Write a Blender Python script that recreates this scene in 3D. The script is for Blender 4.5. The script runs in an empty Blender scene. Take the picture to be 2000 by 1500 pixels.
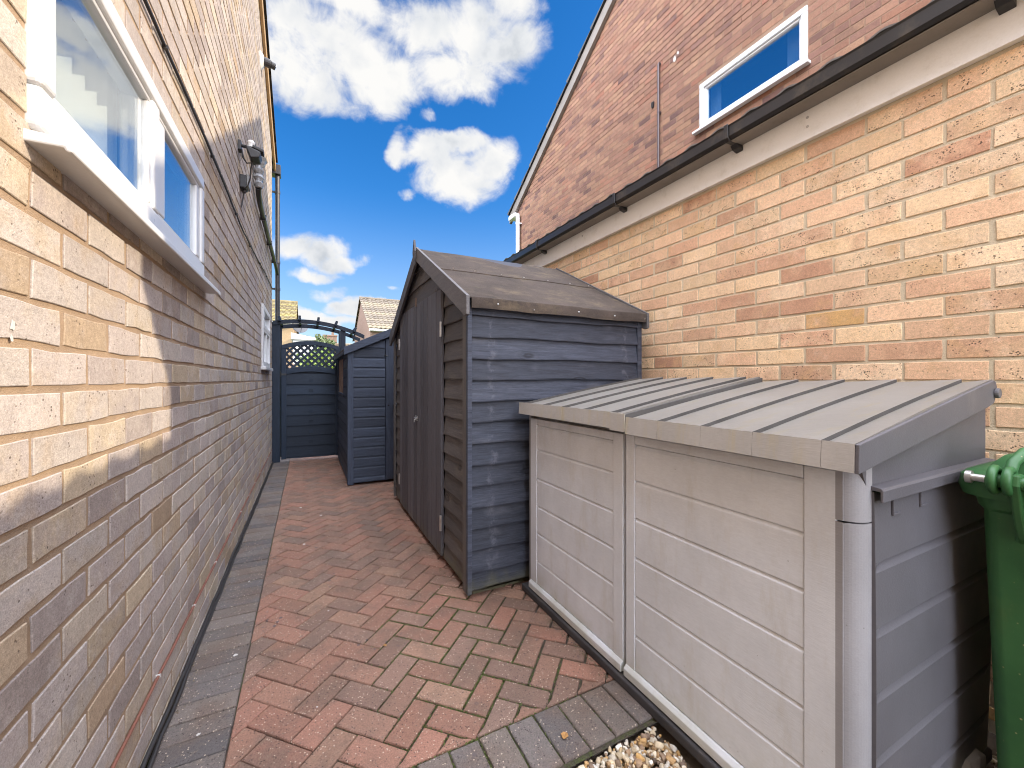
import bpy, bmesh, math, random
from mathutils import Vector, Matrix
R = math.radians
rnd = random.Random(7)
scene = bpy.context.scene
COL = scene.collection

# ------------------------------------------------------------------ camera
TH = math.atan(400 / 787.0)
cam_d = bpy.data.cameras.new("camera")
cam = bpy.data.objects.new("camera", cam_d)
COL.objects.link(cam)
cam_d.sensor_width = 36.0
cam_d.lens = 36.0 * 787.0 / 2000.0
cam_d.shift_y = -9.0 / 2000.0
cam_d.clip_start = 0.02
cam_d.clip_end = 3000
cam.location = (0, 0, 1.10)
cam.rotation_euler = (R(90), 0, -TH)
scene.camera = cam

# ------------------------------------------------------------------ light
SUN_AZ = math.atan2(0.055, -0.030)          # from +Y towards +X
SUN_EL = R(29.4)
sun_d = bpy.data.lights.new("sun", 'SUN')
sun_d.energy = 2.0
sun_d.angle = R(0.5)
sun_d.color = (1.0, 0.86, 0.66)
sun = bpy.data.objects.new("sun", sun_d)
COL.objects.link(sun)
sdir = Vector((math.sin(SUN_AZ) * math.cos(SUN_EL), math.cos(SUN_AZ) * math.cos(SUN_EL), math.sin(SUN_EL)))
sun.rotation_euler = sdir.to_track_quat('Z', 'Y').to_euler()
sun.location = sdir * 30

scene.view_settings.view_transform = 'Standard'
scene.view_settings.look = 'None'
scene.view_settings.gamma = 1.0
scene.view_settings.exposure = 1.5
scene.render.engine = 'CYCLES'
scene.cycles.use_denoising = True
scene.cycles.pixel_filter_type = 'BLACKMAN_HARRIS'
scene.cycles.filter_width = 1.05
scene.cycles.max_bounces = 10
scene.cycles.diffuse_bounces = 6
scene.cycles.caustics_reflective = True
scene.cycles.blur_glossy = 0.0
scene.cycles.sample_clamp_indirect = 10.0


class NT:
    """small helper round a node tree"""
    def __init__(s, tree):
        s.t = tree
        s.n = tree.nodes
        s.l = tree.links

    def node(s, typ, **kw):
        n = s.n.new(typ)
        for k, v in kw.items():
            setattr(n, k, v)
        return n

    def put(s, sock, val):
        if hasattr(val, 'is_output'):
            s.l.new(val, sock)
        elif val is not None:
            sock.default_value = val

    def math(s, op, a, b=None, c=None, clamp=False):
        n = s.node('ShaderNodeMath', operation=op)
        n.use_clamp = clamp
        s.put(n.inputs[0], a)
        s.put(n.inputs[1], b)
        if c is not None:
            s.put(n.inputs[2], c)
        return n.outputs[0]

    def vmath(s, op, a, b=None):
        n = s.node('ShaderNodeVectorMath', operation=op)
        s.put(n.inputs[0], a)
        s.put(n.inputs[1], b)
        return n.outputs['Value'] if op in ('DOT_PRODUCT', 'LENGTH', 'DISTANCE') else n.outputs[0]

    def mix(s, fac, a, b, mode='MIX'):
        n = s.node('ShaderNodeMix', data_type='RGBA', blend_type=mode)
        s.put(n.inputs[0], fac)
        s.put(n.inputs[6], a if hasattr(a, 'is_output') else (*a, 1) if len(a) == 3 else a)
        s.put(n.inputs[7], b if hasattr(b, 'is_output') else (*b, 1) if len(b) == 3 else b)
        return n.outputs[2]

    def noise(s, vec, scale, detail=4.0, rough=0.55, dist=0.0):
        n = s.node('ShaderNodeTexNoise')
        s.put(n.inputs['Vector'], vec)
        n.inputs['Scale'].default_value = scale
        n.inputs['Detail'].default_value = detail
        n.inputs['Roughness'].default_value = rough
        n.inputs['Distortion'].default_value = dist
        return n.outputs[0]

    def voro(s, vec, scale, feature='F1', out=0, randomness=1.0):
        n = s.node('ShaderNodeTexVoronoi', feature=feature)
        s.put(n.inputs['Vector'], vec)
        n.inputs['Scale'].default_value = scale
        n.inputs['Randomness'].default_value = randomness
        return n.outputs[out]

    def ramp(s, fac, stops, interp='LINEAR'):
        n = s.node('ShaderNodeValToRGB')
        cr = n.color_ramp
        cr.interpolation = interp
        while len(cr.elements) < len(stops):
            cr.elements.new(0.5)
        for e, (p, c) in zip(cr.elements, stops):
            e.position = p
            e.color = (*c, 1) if len(c) == 3 else c
        s.put(n.inputs[0], fac)
        return n.outputs[0]

    def step(s, x, lo, hi):
        n = s.node('ShaderNodeMapRange', interpolation_type='SMOOTHSTEP')
        s.put(n.inputs[0], x)
        n.inputs[1].default_value = lo
        n.inputs[2].default_value = hi
        return n.outputs[0]

    def scale(s, vec, sc):
        return s.vmath('MULTIPLY', vec, sc)

    def obj(s):
        return s.node('ShaderNodeTexCoord').outputs['Object']

    def bump(s, h, strength, dist):
        n = s.node('ShaderNodeBump')
        n.inputs['Strength'].default_value = strength
        n.inputs['Distance'].default_value = dist
        s.put(n.inputs['Height'], h)
        return n.outputs[0]


# ------------------------------------------------------------------ world
def px_dir(u, v):
    a = (u - 1000) / 787.0
    b = (741 - v) / 787.0
    x = math.sin(TH) + a * math.cos(TH)
    y = math.cos(TH) - a * math.sin(TH)
    return math.atan2(x, y), math.atan2(b, math.hypot(x, y))


def make_world():
    w = bpy.data.worlds.new("World")
    scene.world = w
    w.use_nodes = True
    N = NT(w.node_tree)
    N.n.clear()
    sky = N.node('ShaderNodeTexSky', sky_type='NISHITA')
    sky.sun_disc = False
    sky.sun_elevation = SUN_EL
    sky.sun_rotation = SUN_AZ
    sky.air_density = 1.0
    sky.dust_density = 0.6
    sky.ozone_density = 2.5
    hs = N.node('ShaderNodeHueSaturation')
    hs.inputs['Saturation'].default_value = SKY_SAT
    hs.inputs['Value'].default_value = SKY_VAL
    N.l.new(sky.outputs[0], hs.inputs['Color'])
    blue = N.mix(1.0, hs.outputs[0], (0.92, 0.93, 1.06), 'MULTIPLY')
    d = N.node('ShaderNodeTexCoord').outputs['Generated']
    sep0 = N.node('ShaderNodeSeparateXYZ')
    N.l.new(d, sep0.inputs[0])
    blue = N.mix(N.math('MULTIPLY', N.step(sep0.outputs[2], 0.42, 0.02), 0.55), blue, (1.75, 2.15, 2.65))
    sep = N.node('ShaderNodeSeparateXYZ')
    N.l.new(d, sep.inputs[0])
    az = N.math('ARCTAN2', sep.outputs[0], sep.outputs[1])
    el = N.math('ARCSINE', sep.outputs[2])
    cb = N.node('ShaderNodeCombineXYZ')
    N.l.new(az, cb.inputs[0])
    N.l.new(el, cb.inputs[1])
    p = cb.outputs[0]
    # warp the lookup so that no bank has a smooth outline
    wn = N.node('ShaderNodeTexNoise')
    N.l.new(d, wn.inputs['Vector'])
    wn.inputs['Scale'].default_value = 7.0
    wn.inputs['Detail'].default_value = 5.0
    warp = N.vmath('MULTIPLY', N.vmath('SUBTRACT', wn.outputs[1], (0.5, 0.5, 0.5)), (0.12, 0.10, 0.0))
    p = N.vmath('ADD', p, warp)
    banks = [(600, 120, 120, 120), (690, 120, 110, 110), (640, 185, 70, 50), (760, 160, 80, 70), (840, 60, 110, 90),
             (950, 90, 110, 110), (1010, 90, 65, 75), (1000, 0, 60, 60), (700, 0, 90, 50), (880, 150, 120, 60),
             (560, 30, 60, 70),
             (830, 300, 75, 34), (775, 285, 25, 40), (890, 350, 85, 48), (960, 320, 45, 45), (900, 285, 60, 24),
             (800, 378, 16, 13), (828, 237, 20, 13),
             (590, 490, 85, 36), (640, 520, 55, 26), (615, 545, 50, 14), (640, 577, 32, 11), (700, 520, 30, 12),
             (690, 602, 44, 15), (610, 612, 60, 12), (655, 618, 60, 11), (775, 568, 11, 6), (745, 600, 14, 6),
             (1100, -170, 260, 90), (600, -200, 200, 90)]
    best = None
    for (u, v, ru, rv) in banks:
        small = ru < 35 and rv < 28
        if small:
            ru, rv = ru * 1.5, rv * 1.5
        a0, e0 = px_dir(u, v)
        a1, _ = px_dir(u + ru, v)
        _, e1 = px_dir(u, v - rv)
        s = (1 / max(0.01, abs(a1 - a0)), 1 / max(0.006, abs(e1 - e0)), 0)
        q = N.vmath('MULTIPLY', N.vmath('SUBTRACT', p, (a0, e0, 0)), s)
        r2 = N.vmath('DOT_PRODUCT', q, q)
        if small:
            r2 = N.math('ADD', r2, 0.55)
        best = r2 if best is None else N.math('SMOOTH_MIN', best, r2, 0.25)
    dens = N.math('SUBTRACT', 1.0, best)
    dens = N.math('MAXIMUM', dens, -1.2)
    fine = N.math('ADD', N.math('MULTIPLY', N.noise(d, 9.0, 8.0, 0.6, 0.6), 0.75), N.math('MULTIPLY', N.noise(N.scale(d, (1.0, 1.0, 1.5)), 28.0, 6.0, 0.65, 0.8), 0.25))
    dens = N.math('ADD', dens, N.math('MULTIPLY', N.math('SUBTRACT', fine, 0.5), 3.4))
    # the rest of the sky: broken fair weather cloud
    away = N.math('ADD', N.step(N.math('ABSOLUTE', N.math('SUBTRACT', az, 0.15)), 0.95, 1.25), N.step(el, 0.80, 0.98), clamp=True)
    gen = N.math('MULTIPLY', N.math('SUBTRACT', N.noise(N.scale(d, (1, 1, 1.6)), 2.6, 7.0, 0.55, 0.2), 0.50), 7.0)
    gen = N.math('ADD', N.math('MULTIPLY', gen, away), N.math('MULTIPLY', N.math('SUBTRACT', 1.0, away), -3.0))
    dens = N.math('MAXIMUM', dens, gen)
    alpha = N.math('POWER', N.step(dens, -0.25, 0.95), 1.15)
    alpha = N.math('MULTIPLY', alpha, N.step(el, -0.01, 0.03))
    sh1 = N.noise(d, 6.0, 6.0, 0.5)
    sh2 = N.noise(N.vmath('ADD', d, tuple(sdir * 0.05)), 6.0, 6.0, 0.5)
    shade = N.math('ADD', 0.72, N.math('MULTIPLY', N.math('SUBTRACT', sh1, sh2), 2.2), clamp=True)
    thick = N.step(dens, 0.3, 1.6)
    shade = N.math('SUBTRACT', shade, N.math('MULTIPLY', thick, 0.12), clamp=True)
    ccol = N.ramp(shade, [(0.15, tuple(c * CLOUD for c in (0.50, 0.55, 0.62))), (0.45, tuple(c * CLOUD for c in (0.83, 0.85, 0.88))),
                          (0.75, tuple(c * CLOUD for c in (1.0, 0.99, 0.97)))])
    bg = N.node('ShaderNodeBackground')
    # added unseen bright cloud that fills the shade, overhead and behind, strongest westward
    away2 = N.math('ADD', N.step(N.math('ABSOLUTE', N.math('SUBTRACT', az, 0.15)), 1.25, 1.75), N.step(el, 0.84, 1.10), clamp=True)
    away2 = N.math('MULTIPLY', away2, N.step(el, -0.02, 0.12))
    vn = N.noise(d, 3.0, 5.0, 0.5)
    fill_veil_mask = N.math('MULTIPLY', away2, N.math('MULTIPLY_ADD', N.step(vn, 0.3, 0.7), 0.5, 0.5))
    west = N.node('ShaderNodeMapRange')
    N.l.new(N.vmath('DOT_PRODUCT', d, (-0.95, 0.0, 0.31)), west.inputs[0])
    west.inputs[1].default_value, west.inputs[2].default_value = -0.5, 0.9
    west.inputs[3].default_value, west.inputs[4].default_value = 0.40, 2.7
    col = N.mix(alpha, blue, ccol)
    N.l.new(N.mix(fill_veil_mask, col, N.vmath('MULTIPLY', west.outputs[0], (FILL_VEIL * 0.93, FILL_VEIL * 0.97, FILL_VEIL * 1.10))), bg.inputs[0])
    bg.inputs[1].default_value = 0.12
    out = N.node('ShaderNodeOutputWorld')
    N.l.new(bg.outputs[0], out.inputs[0])


SKY_SAT, SKY_VAL, CLOUD, FILL_VEIL = 1.40, 0.66, 2.9, 16.0
make_world()

# ------------------------------------------------------------------ objects
ORG = {}


def thing(name, label, cat, loc=(0, 0, 0), group=None):
    o = bpy.data.objects.new(name, None)
    o.empty_display_size = 0.1
    COL.objects.link(o)
    o.location = loc
    o['label'] = label
    o['category'] = cat
    if group:
        o['group'] = group
    ORG[o.name] = Vector(loc)
    return o


def tag(o, label=None, cat=None, group=None, kind=None):
    for k, v in (('label', label), ('category', cat), ('group', group), ('kind', kind)):
        if v:
            o[k] = v
    return o


class MB:
    def __init__(s):
        s.v, s.f, s.t, s.m = [], [], [], []

    def add(s, vs, fs, tint=None, mi=0):
        if tint is None:
            tint = (rnd.random(), rnd.random(), rnd.random())
        b = len(s.v)
        s.v += [tuple(p) for p in vs]
        for f in fs:
            s.f.append([b + i for i in f])
            s.t.append(tint)
            s.m.append(mi)

    def box(s, x0, x1, y0, y1, z0, z1, tint=None, mi=0):
        s.add([(x0, y0, z0), (x1, y0, z0), (x1, y1, z0), (x0, y1, z0), (x0, y0, z1), (x1, y0, z1), (x1, y1, z1), (x0, y1, z1)],
              [(0, 3, 2, 1), (4, 5, 6, 7), (0, 1, 5, 4), (1, 2, 6, 5), (2, 3, 7, 6), (3, 0, 4, 7)], tint, mi)

    def prism(s, poly, d, tint=None, mi=0):
        """closed prism: 3-D polygon poly swept by vector d"""
        n = len(poly)
        P = [Vector(p) for p in poly]
        Q = [p + Vector(d) for p in P]
        s.add(P + Q, [tuple(range(n))[::-1], tuple(range(n, 2 * n))] + [(i, (i + 1) % n, n + (i + 1) % n, n + i) for i in range(n)], tint, mi)

    def bar(s, a, b, w, h, up=(0, 0, 1), tint=None, mi=0):
        """rectangular bar from a to b, h along up, w across"""
        a, b = Vector(a), Vector(b)
        d = (b - a).normalized()
        side = d.cross(Vector(up)).normalized()
        upv = side.cross(d).normalized()
        c = [side * (i * w / 2) + upv * (j * h / 2) for i, j in ((-1, -1), (1, -1), (1, 1), (-1, 1))]
        s.add([a + k for k in c] + [b + k for k in c], [(3, 2, 1, 0), (4, 5, 6, 7), (0, 1, 5, 4), (1, 2, 6, 5), (2, 3, 7, 6), (3, 0, 4, 7)], tint, mi)

    def tube(s, pts, r, n=10, tint=None, mi=0, caps=True):
        pts = [Vector(p) for p in pts]
        rs = r if isinstance(r, (list, tuple)) else [r] * len(pts)
        vs, fs = [], []
        prev = None
        for i, p in enumerate(pts):
            d = (pts[min(i + 1, len(pts) - 1)] - pts[max(i - 1, 0)]).normalized()
            if prev is None:
                ref = Vector((0, 0, 1)) if abs(d.z) < 0.9 else Vector((1, 0, 0))
                x = d.cross(ref).normalized()
            else:
                x = (prev - d * prev.dot(d)).normalized()
            prev = x
            y = d.cross(x)
            for k in range(n):
                t = 2 * math.pi * k / n
                vs.append(p + (x * math.cos(t) + y * math.sin(t)) * rs[i])
        for i in range(len(pts) - 1):
            for k in range(n):
                fs.append((i * n + k, i * n + (k + 1) % n, (i + 1) * n + (k + 1) % n, (i + 1) * n + k))
        if caps:
            fs.append(tuple(range(n))[::-1])
            fs.append(tuple(range((len(pts) - 1) * n, len(pts) * n)))
        s.add(vs, fs, tint, mi)

    def loft(s, rings, tint=None, mi=0, caps=True):
        n = len(rings[0])
        vs = [p for r in rings for p in r]
        fs = []
        for i in range(len(rings) - 1):
            for k in range(n):
                fs.append((i * n + k, i * n + (k + 1) % n, (i + 1) * n + (k + 1) % n, (i + 1) * n + k))
        if caps:
            fs.append(tuple(range(n))[::-1])
            fs.append(tuple(range((len(rings) - 1) * n, len(rings) * n)))
        s.add(vs, fs, tint, mi)

    def ball(s, c, r, seg=12, rings=8, tint=None, mi=0, squash=(1, 1, 1)):
        vs, fs = [], []
        for i in range(rings + 1):
            a = math.pi * i / rings
            for k in range(seg):
                t = 2 * math.pi * k / seg
                vs.append((c[0] + r * squash[0] * math.sin(a) * math.cos(t), c[1] + r * squash[1] * math.sin(a) * math.sin(t), c[2] + r * squash[2] * math.cos(a)))
        for i in range(rings):
            for k in range(seg):
                fs.append((i * seg + k, i * seg + (k + 1) % seg, (i + 1) * seg + (k + 1) % seg, (i + 1) * seg + k))
        s.add(vs, fs, tint, mi)

    def build(s, name, mats, parent=None, bevel=0.0, smooth=False, recalc=True, loc=None, seg=2):
        org = Vector((0, 0, 0))
        if parent is not None:
            org = ORG[parent.name]
        elif loc is not None:
            org = Vector(loc)
        me = bpy.data.meshes.new(name)
        me.from_pydata([tuple(Vector(p) - org) for p in s.v], [], s.f)
        if not isinstance(mats, (list, tuple)):
            mats = [mats]
        for m in mats:
            me.materials.append(m)
        me.polygons.foreach_set('material_index', s.m)
        at = me.attributes.new('tint', 'FLOAT_COLOR', 'FACE')
        at.data.foreach_set('color', [c for t in s.t for c in (t[0], t[1], t[2], 1.0)])
        if recalc:
            bm = bmesh.new()
            bm.from_mesh(me)
            bmesh.ops.recalc_face_normals(bm, faces=bm.faces)
            bm.to_mesh(me)
            bm.free()
        if smooth:
            me.polygons.foreach_set('use_smooth', [True] * len(me.polygons))
            try:
                me.set_sharp_from_angle(angle=R(40))
            except Exception:
                pass
        o = bpy.data.objects.new(name, me)
        COL.objects.link(o)
        if parent is not None:
            o.parent = parent
        elif loc is not None:
            o.location = loc
        ORG[o.name] = org
        if bevel:
            b = o.modifiers.new('bevel', 'BEVEL')
            b.width = bevel
            b.segments = seg
            b.limit_method = 'ANGLE'
            b.angle_limit = R(35)
        return o


def copy_tree(o, parent=None):
    c = o.copy()
    COL.objects.link(c)
    c.parent = parent
    for ch in list(o.children):
        copy_tree(ch, c)
    return c


# ------------------------------------------------------------------ materials
def mat(name):
    m = bpy.data.materials.new(name)
    m.use_nodes = True
    N = NT(m.node_tree)
    b = N.n['Principled BSDF']
    return m, N, b


def tint(N):
    a = N.node('ShaderNodeAttribute', attribute_name='tint')
    sp = N.node('ShaderNodeSeparateColor')
    N.l.new(a.outputs['Color'], sp.inputs[0])
    return sp.outputs[0], sp.outputs[1], sp.outputs[2]


def vary(N, col, f, lo, hi):
    """scale colour by lo..hi as f goes 0..1"""
    k = N.math('MULTIPLY_ADD', f, hi - lo, lo)
    n = N.node('ShaderNodeVectorMath', operation='SCALE')
    N.put(n.inputs[0], col)
    N.put(n.inputs[3], k)
    return n.outputs[0]


def brick_mat(name, pal, pits=0.5, spot=0.0, stain=(0.30, 0.26, 0.2), stain_amt=0.5, pale=(0.6, 0.55, 0.5), pale_amt=0.3, rough=0.9):
    m, N, b = mat(name)
    o = N.obj()
    r, g, bl = tint(N)
    c = N.ramp(r, pal, 'LINEAR')
    sh0 = N.node('ShaderNodeVectorMath', operation='SCALE')
    N.l.new(N.node('ShaderNodeAttribute', attribute_name='tint').outputs['Vector'], sh0.inputs[0])
    sh0.inputs[3].default_value = 5.0
    c2 = N.ramp(N.math('FRACT', N.math('ADD', N.math('MULTIPLY', bl, 0.6), r)), pal, 'LINEAR')
    blend = N.step(N.noise(N.vmath('ADD', o, sh0.outputs[0]), 9.0, 5, 0.6), 0.46, 0.62)
    c = N.mix(N.math('MULTIPLY', blend, 0.5), c, c2)
    c = vary(N, c, g, 0.86, 1.10)
    off = N.vmath('ADD', o, N.vmath('SCALE', N.node('ShaderNodeAttribute', attribute_name='tint').outputs['Vector']))
    shift = N.node('ShaderNodeVectorMath', operation='SCALE')
    N.l.new(N.node('ShaderNodeAttribute', attribute_name='tint').outputs['Vector'], shift.inputs[0])
    shift.inputs[3].default_value = 9.0
    ov = N.vmath('ADD', o, shift.outputs[0])
    n1 = N.noise(ov, 9.0, 6, 0.6)
    c = N.mix(N.math('MULTIPLY', N.step(n1, 0.52, 0.75), stain_amt), c, stain)
    n2 = N.noise(ov, 14.0, 5, 0.65)
    c = N.mix(N.math('MULTIPLY', N.step(n2, 0.55, 0.78), pale_amt), c, pale)
    g1 = N.noise(o, 300.0, 3, 0.75)
    c = vary(N, c, g1, 0.55, 1.45)
    c = vary(N, c, N.noise(o, 90.0, 4, 0.85), 0.45, 1.55)
    c = vary(N, c, N.noise(ov, 16.0, 4, 0.6), 0.80, 1.20)
    pv = N.voro(o, 95.0)
    pn = N.noise(o, 22.0, 3)
    pit = N.math('MULTIPLY', N.step(pv, 0.26, 0.14), N.step(pn, 0.50, 0.66))
    c = N.mix(N.math('MULTIPLY', pit, pits), c, (0.10, 0.075, 0.055))
    if spot:
        sv = N.voro(o, 130.0)
        sel = N.step(bl, 0.55, 0.62)
        big = N.math('MULTIPLY', N.math('MULTIPLY', N.step(sv, 0.36, 0.24), N.step(N.noise(o, 30.0, 2), 0.47, 0.6)), sel)
        c = N.mix(N.math('MULTIPLY', big, spot), c, (0.06, 0.045, 0.03))
    N.l.new(c, b.inputs['Base Color'])
    b.inputs['Roughness'].default_value = rough
    b.inputs['Specular IOR Level'].default_value = 0.25
    h = N.math('ADD', N.math('MULTIPLY', g1, 0.5), N.math('MULTIPLY', N.noise(o, 60.0, 5, 0.7), 0.9))
    h = N.math('SUBTRACT', h, N.math('MULTIPLY', pit, 1.0))
    N.l.new(N.bump(h, 0.55, 0.004), b.inputs['Normal'])
    return m


def mortar_mat(name, c0, c1):
    m, N, b = mat(name)
    o = N.obj()
    n = N.noise(o, 7.0, 6, 0.65)
    c = N.ramp(n, [(0.3, c0), (0.7, c1)])
    g = N.noise(o, 350.0, 3, 0.7)
    c = vary(N, c, g, 0.65, 1.3)
    N.l.new(c, b.inputs['Base Color'])
    b.inputs['Roughness'].default_value = 0.95
    N.l.new(N.bump(N.math('ADD', g, N.noise(o, 90.0, 4)), 0.7, 0.004), b.inputs['Normal'])
    return m


M = {}
M['brick_buff'] = brick_mat('buff_brick', [(0.0, (0.30, 0.25, 0.225)), (0.10, (0.38, 0.325, 0.30)), (0.28, (0.425, 0.37, 0.34)), (0.48, (0.44, 0.39, 0.355)), (0.66, (0.475, 0.42, 0.37)),
                                           (0.86, (0.47, 0.385, 0.28)), (1.0, (0.39, 0.29, 0.20))], pits=0.8, stain=(0.42, 0.32, 0.22), stain_amt=0.55,
                            pale=(0.53, 0.485, 0.455), pale_amt=0.55)
M['mortar_buff'] = mortar_mat('buff_mortar', (0.30, 0.215, 0.145), (0.44, 0.31, 0.20))
M['brick_gold'] = brick_mat('golden_brick', [(0.0, (0.50, 0.275, 0.175)), (0.13, (0.62, 0.37, 0.235)), (0.32, (0.73, 0.475, 0.30)), (0.52, (0.78, 0.54, 0.345)),
                                             (0.72, (0.80, 0.575, 0.345)), (0.90, (0.82, 0.61, 0.41)), (1.0, (0.64, 0.39, 0.16))], pits=0.7, spot=0.9,
                            stain=(0.62, 0.39, 0.19), stain_amt=0.55, pale=(0.83, 0.64, 0.47), pale_amt=0.5)
M['mortar_gold'] = mortar_mat('pale_mortar', (0.56, 0.47, 0.33), (0.70, 0.59, 0.42))
M['brick_rust'] = brick_mat('rustic_brick', [(0.0, (0.1049, 0.05847, 0.05091)), (0.07, (0.1678, 0.09096, 0.07)), (0.3, (0.2237, 0.1169, 0.07955)), (0.6, (0.2552, 0.1397, 0.09228)),
                                             (0.85, (0.2867, 0.1657, 0.1018)), (1.0, (0.2447, 0.1072, 0.07))], pits=0.5, stain=(0.1888, 0.09745, 0.06364), stain_amt=0.5,
                            pale=(0.3286, 0.2014, 0.1273), pale_amt=0.5)
M['mortar_rust'] = mortar_mat('rustic_mortar', (0.215, 0.136, 0.09), (0.29, 0.187, 0.12))


def paver_mat(name, pal, moss=0.0):
    m, N, b = mat(name)
    o = N.obj()
    r, g, bl = tint(N)
    c = N.ramp(r, pal)
    c = vary(N, c, g, 0.88, 1.10)
    n1 = N.noise(o, 5.0, 5, 0.6)
    c = N.mix(N.math('MULTIPLY', N.step(n1, 0.42, 0.70), 0.7), c, (0.15, 0.105, 0.08))
    n2 = N.noise(o, 26.0, 5, 0.65)
    c = N.mix(N.math('MULTIPLY', N.step(n2, 0.55, 0.75), 0.4), c, (0.27, 0.20, 0.15))
    g1 = N.noise(o, 220.0, 3, 0.8)
    c = vary(N, c, g1, 0.15, 1.85)
    # aggregate: pale and dark grains
    v1 = N.node('ShaderNodeTexVoronoi')
    N.l.new(o, v1.inputs['Vector'])
    v1.inputs['Scale'].default_value = 165.0
    sp = N.node('ShaderNodeSeparateColor')
    N.l.new(v1.outputs['Color'], sp.inputs[0])
    grain = N.step(v1.outputs['Distance'], 0.42, 0.30)
    c = N.mix(N.math('MULTIPLY', N.math('MULTIPLY', grain, N.step(sp.outputs[0], 0.86, 0.93)), 0.75), c, (0.62, 0.50, 0.38))
    c = N.mix(N.math('MULTIPLY', N.math('MULTIPLY', grain, N.step(sp.outputs[1], 0.80, 0.90)), 0.8), c, (0.05, 0.035, 0.03))
    # dark lichen blots
    lv = N.voro(N.vmath('ADD', o, N.vmath('MULTIPLY', N.node('ShaderNodeTexNoise').outputs[1], (0.0, 0.0, 0.0))), 26.0)
    ln = N.noise(o, 3.2, 2)
    ed = N.noise(o, 90.0, 3)
    lich = N.math('MULTIPLY', N.step(N.math('ADD', lv, N.math('MULTIPLY', ed, 0.22)), 0.36, 0.27), N.step(ln, 0.57, 0.66))
    c = N.mix(N.math('MULTIPLY', lich, 0.75), c, (0.085, 0.075, 0.08))
    N.l.new(c, b.inputs['Base Color'])
    b.inputs['Roughness'].default_value = 0.88
    b.inputs['Specular IOR Level'].default_value = 0.3
    h = N.math('ADD', g1, N.math('MULTIPLY', grain, 0.4))
    N.l.new(N.bump(h, 0.6, 0.0025), b.inputs['Normal'])
    return m


M['paver_red'] = paver_mat('red_paver', [(0.0, (0.205, 0.135, 0.105)), (0.3, (0.245, 0.145, 0.105)), (0.6, (0.275, 0.15, 0.105)), (0.85, (0.30, 0.152, 0.108)), (1.0, (0.285, 0.175, 0.12))])
M['paver_grey'] = paver_mat('grey_paver', [(0.0, (0.115, 0.102, 0.098)), (0.5, (0.15, 0.13, 0.12)), (1.0, (0.19, 0.155, 0.13))])


def joint_mat():
    m, N, b = mat('mossy_joint_sand')
    o = N.obj()
    n = N.noise(o, 2.2, 4, 0.6)
    n2 = N.noise(o, 40.0, 4, 0.7)
    moss = N.step(N.math('ADD', n, N.math('MULTIPLY', n2, 0.5)), 0.68, 0.92)
    sand = N.ramp(N.noise(o, 60.0, 4), [(0.3, (0.045, 0.036, 0.028)), (0.7, (0.12, 0.095, 0.07))])
    green = N.ramp(n2, [(0.3, (0.035, 0.045, 0.012)), (0.7, (0.10, 0.125, 0.03))])
    N.l.new(N.mix(moss, sand, green), b.inputs['Base Color'])
    b.inputs['Roughness'].default_value = 1.0
    N.l.new(N.bump(N.noise(o, 160.0, 4, 0.7), 1.0, 0.01), b.inputs['Normal'])
    return m


M['joint'] = joint_mat()


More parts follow.
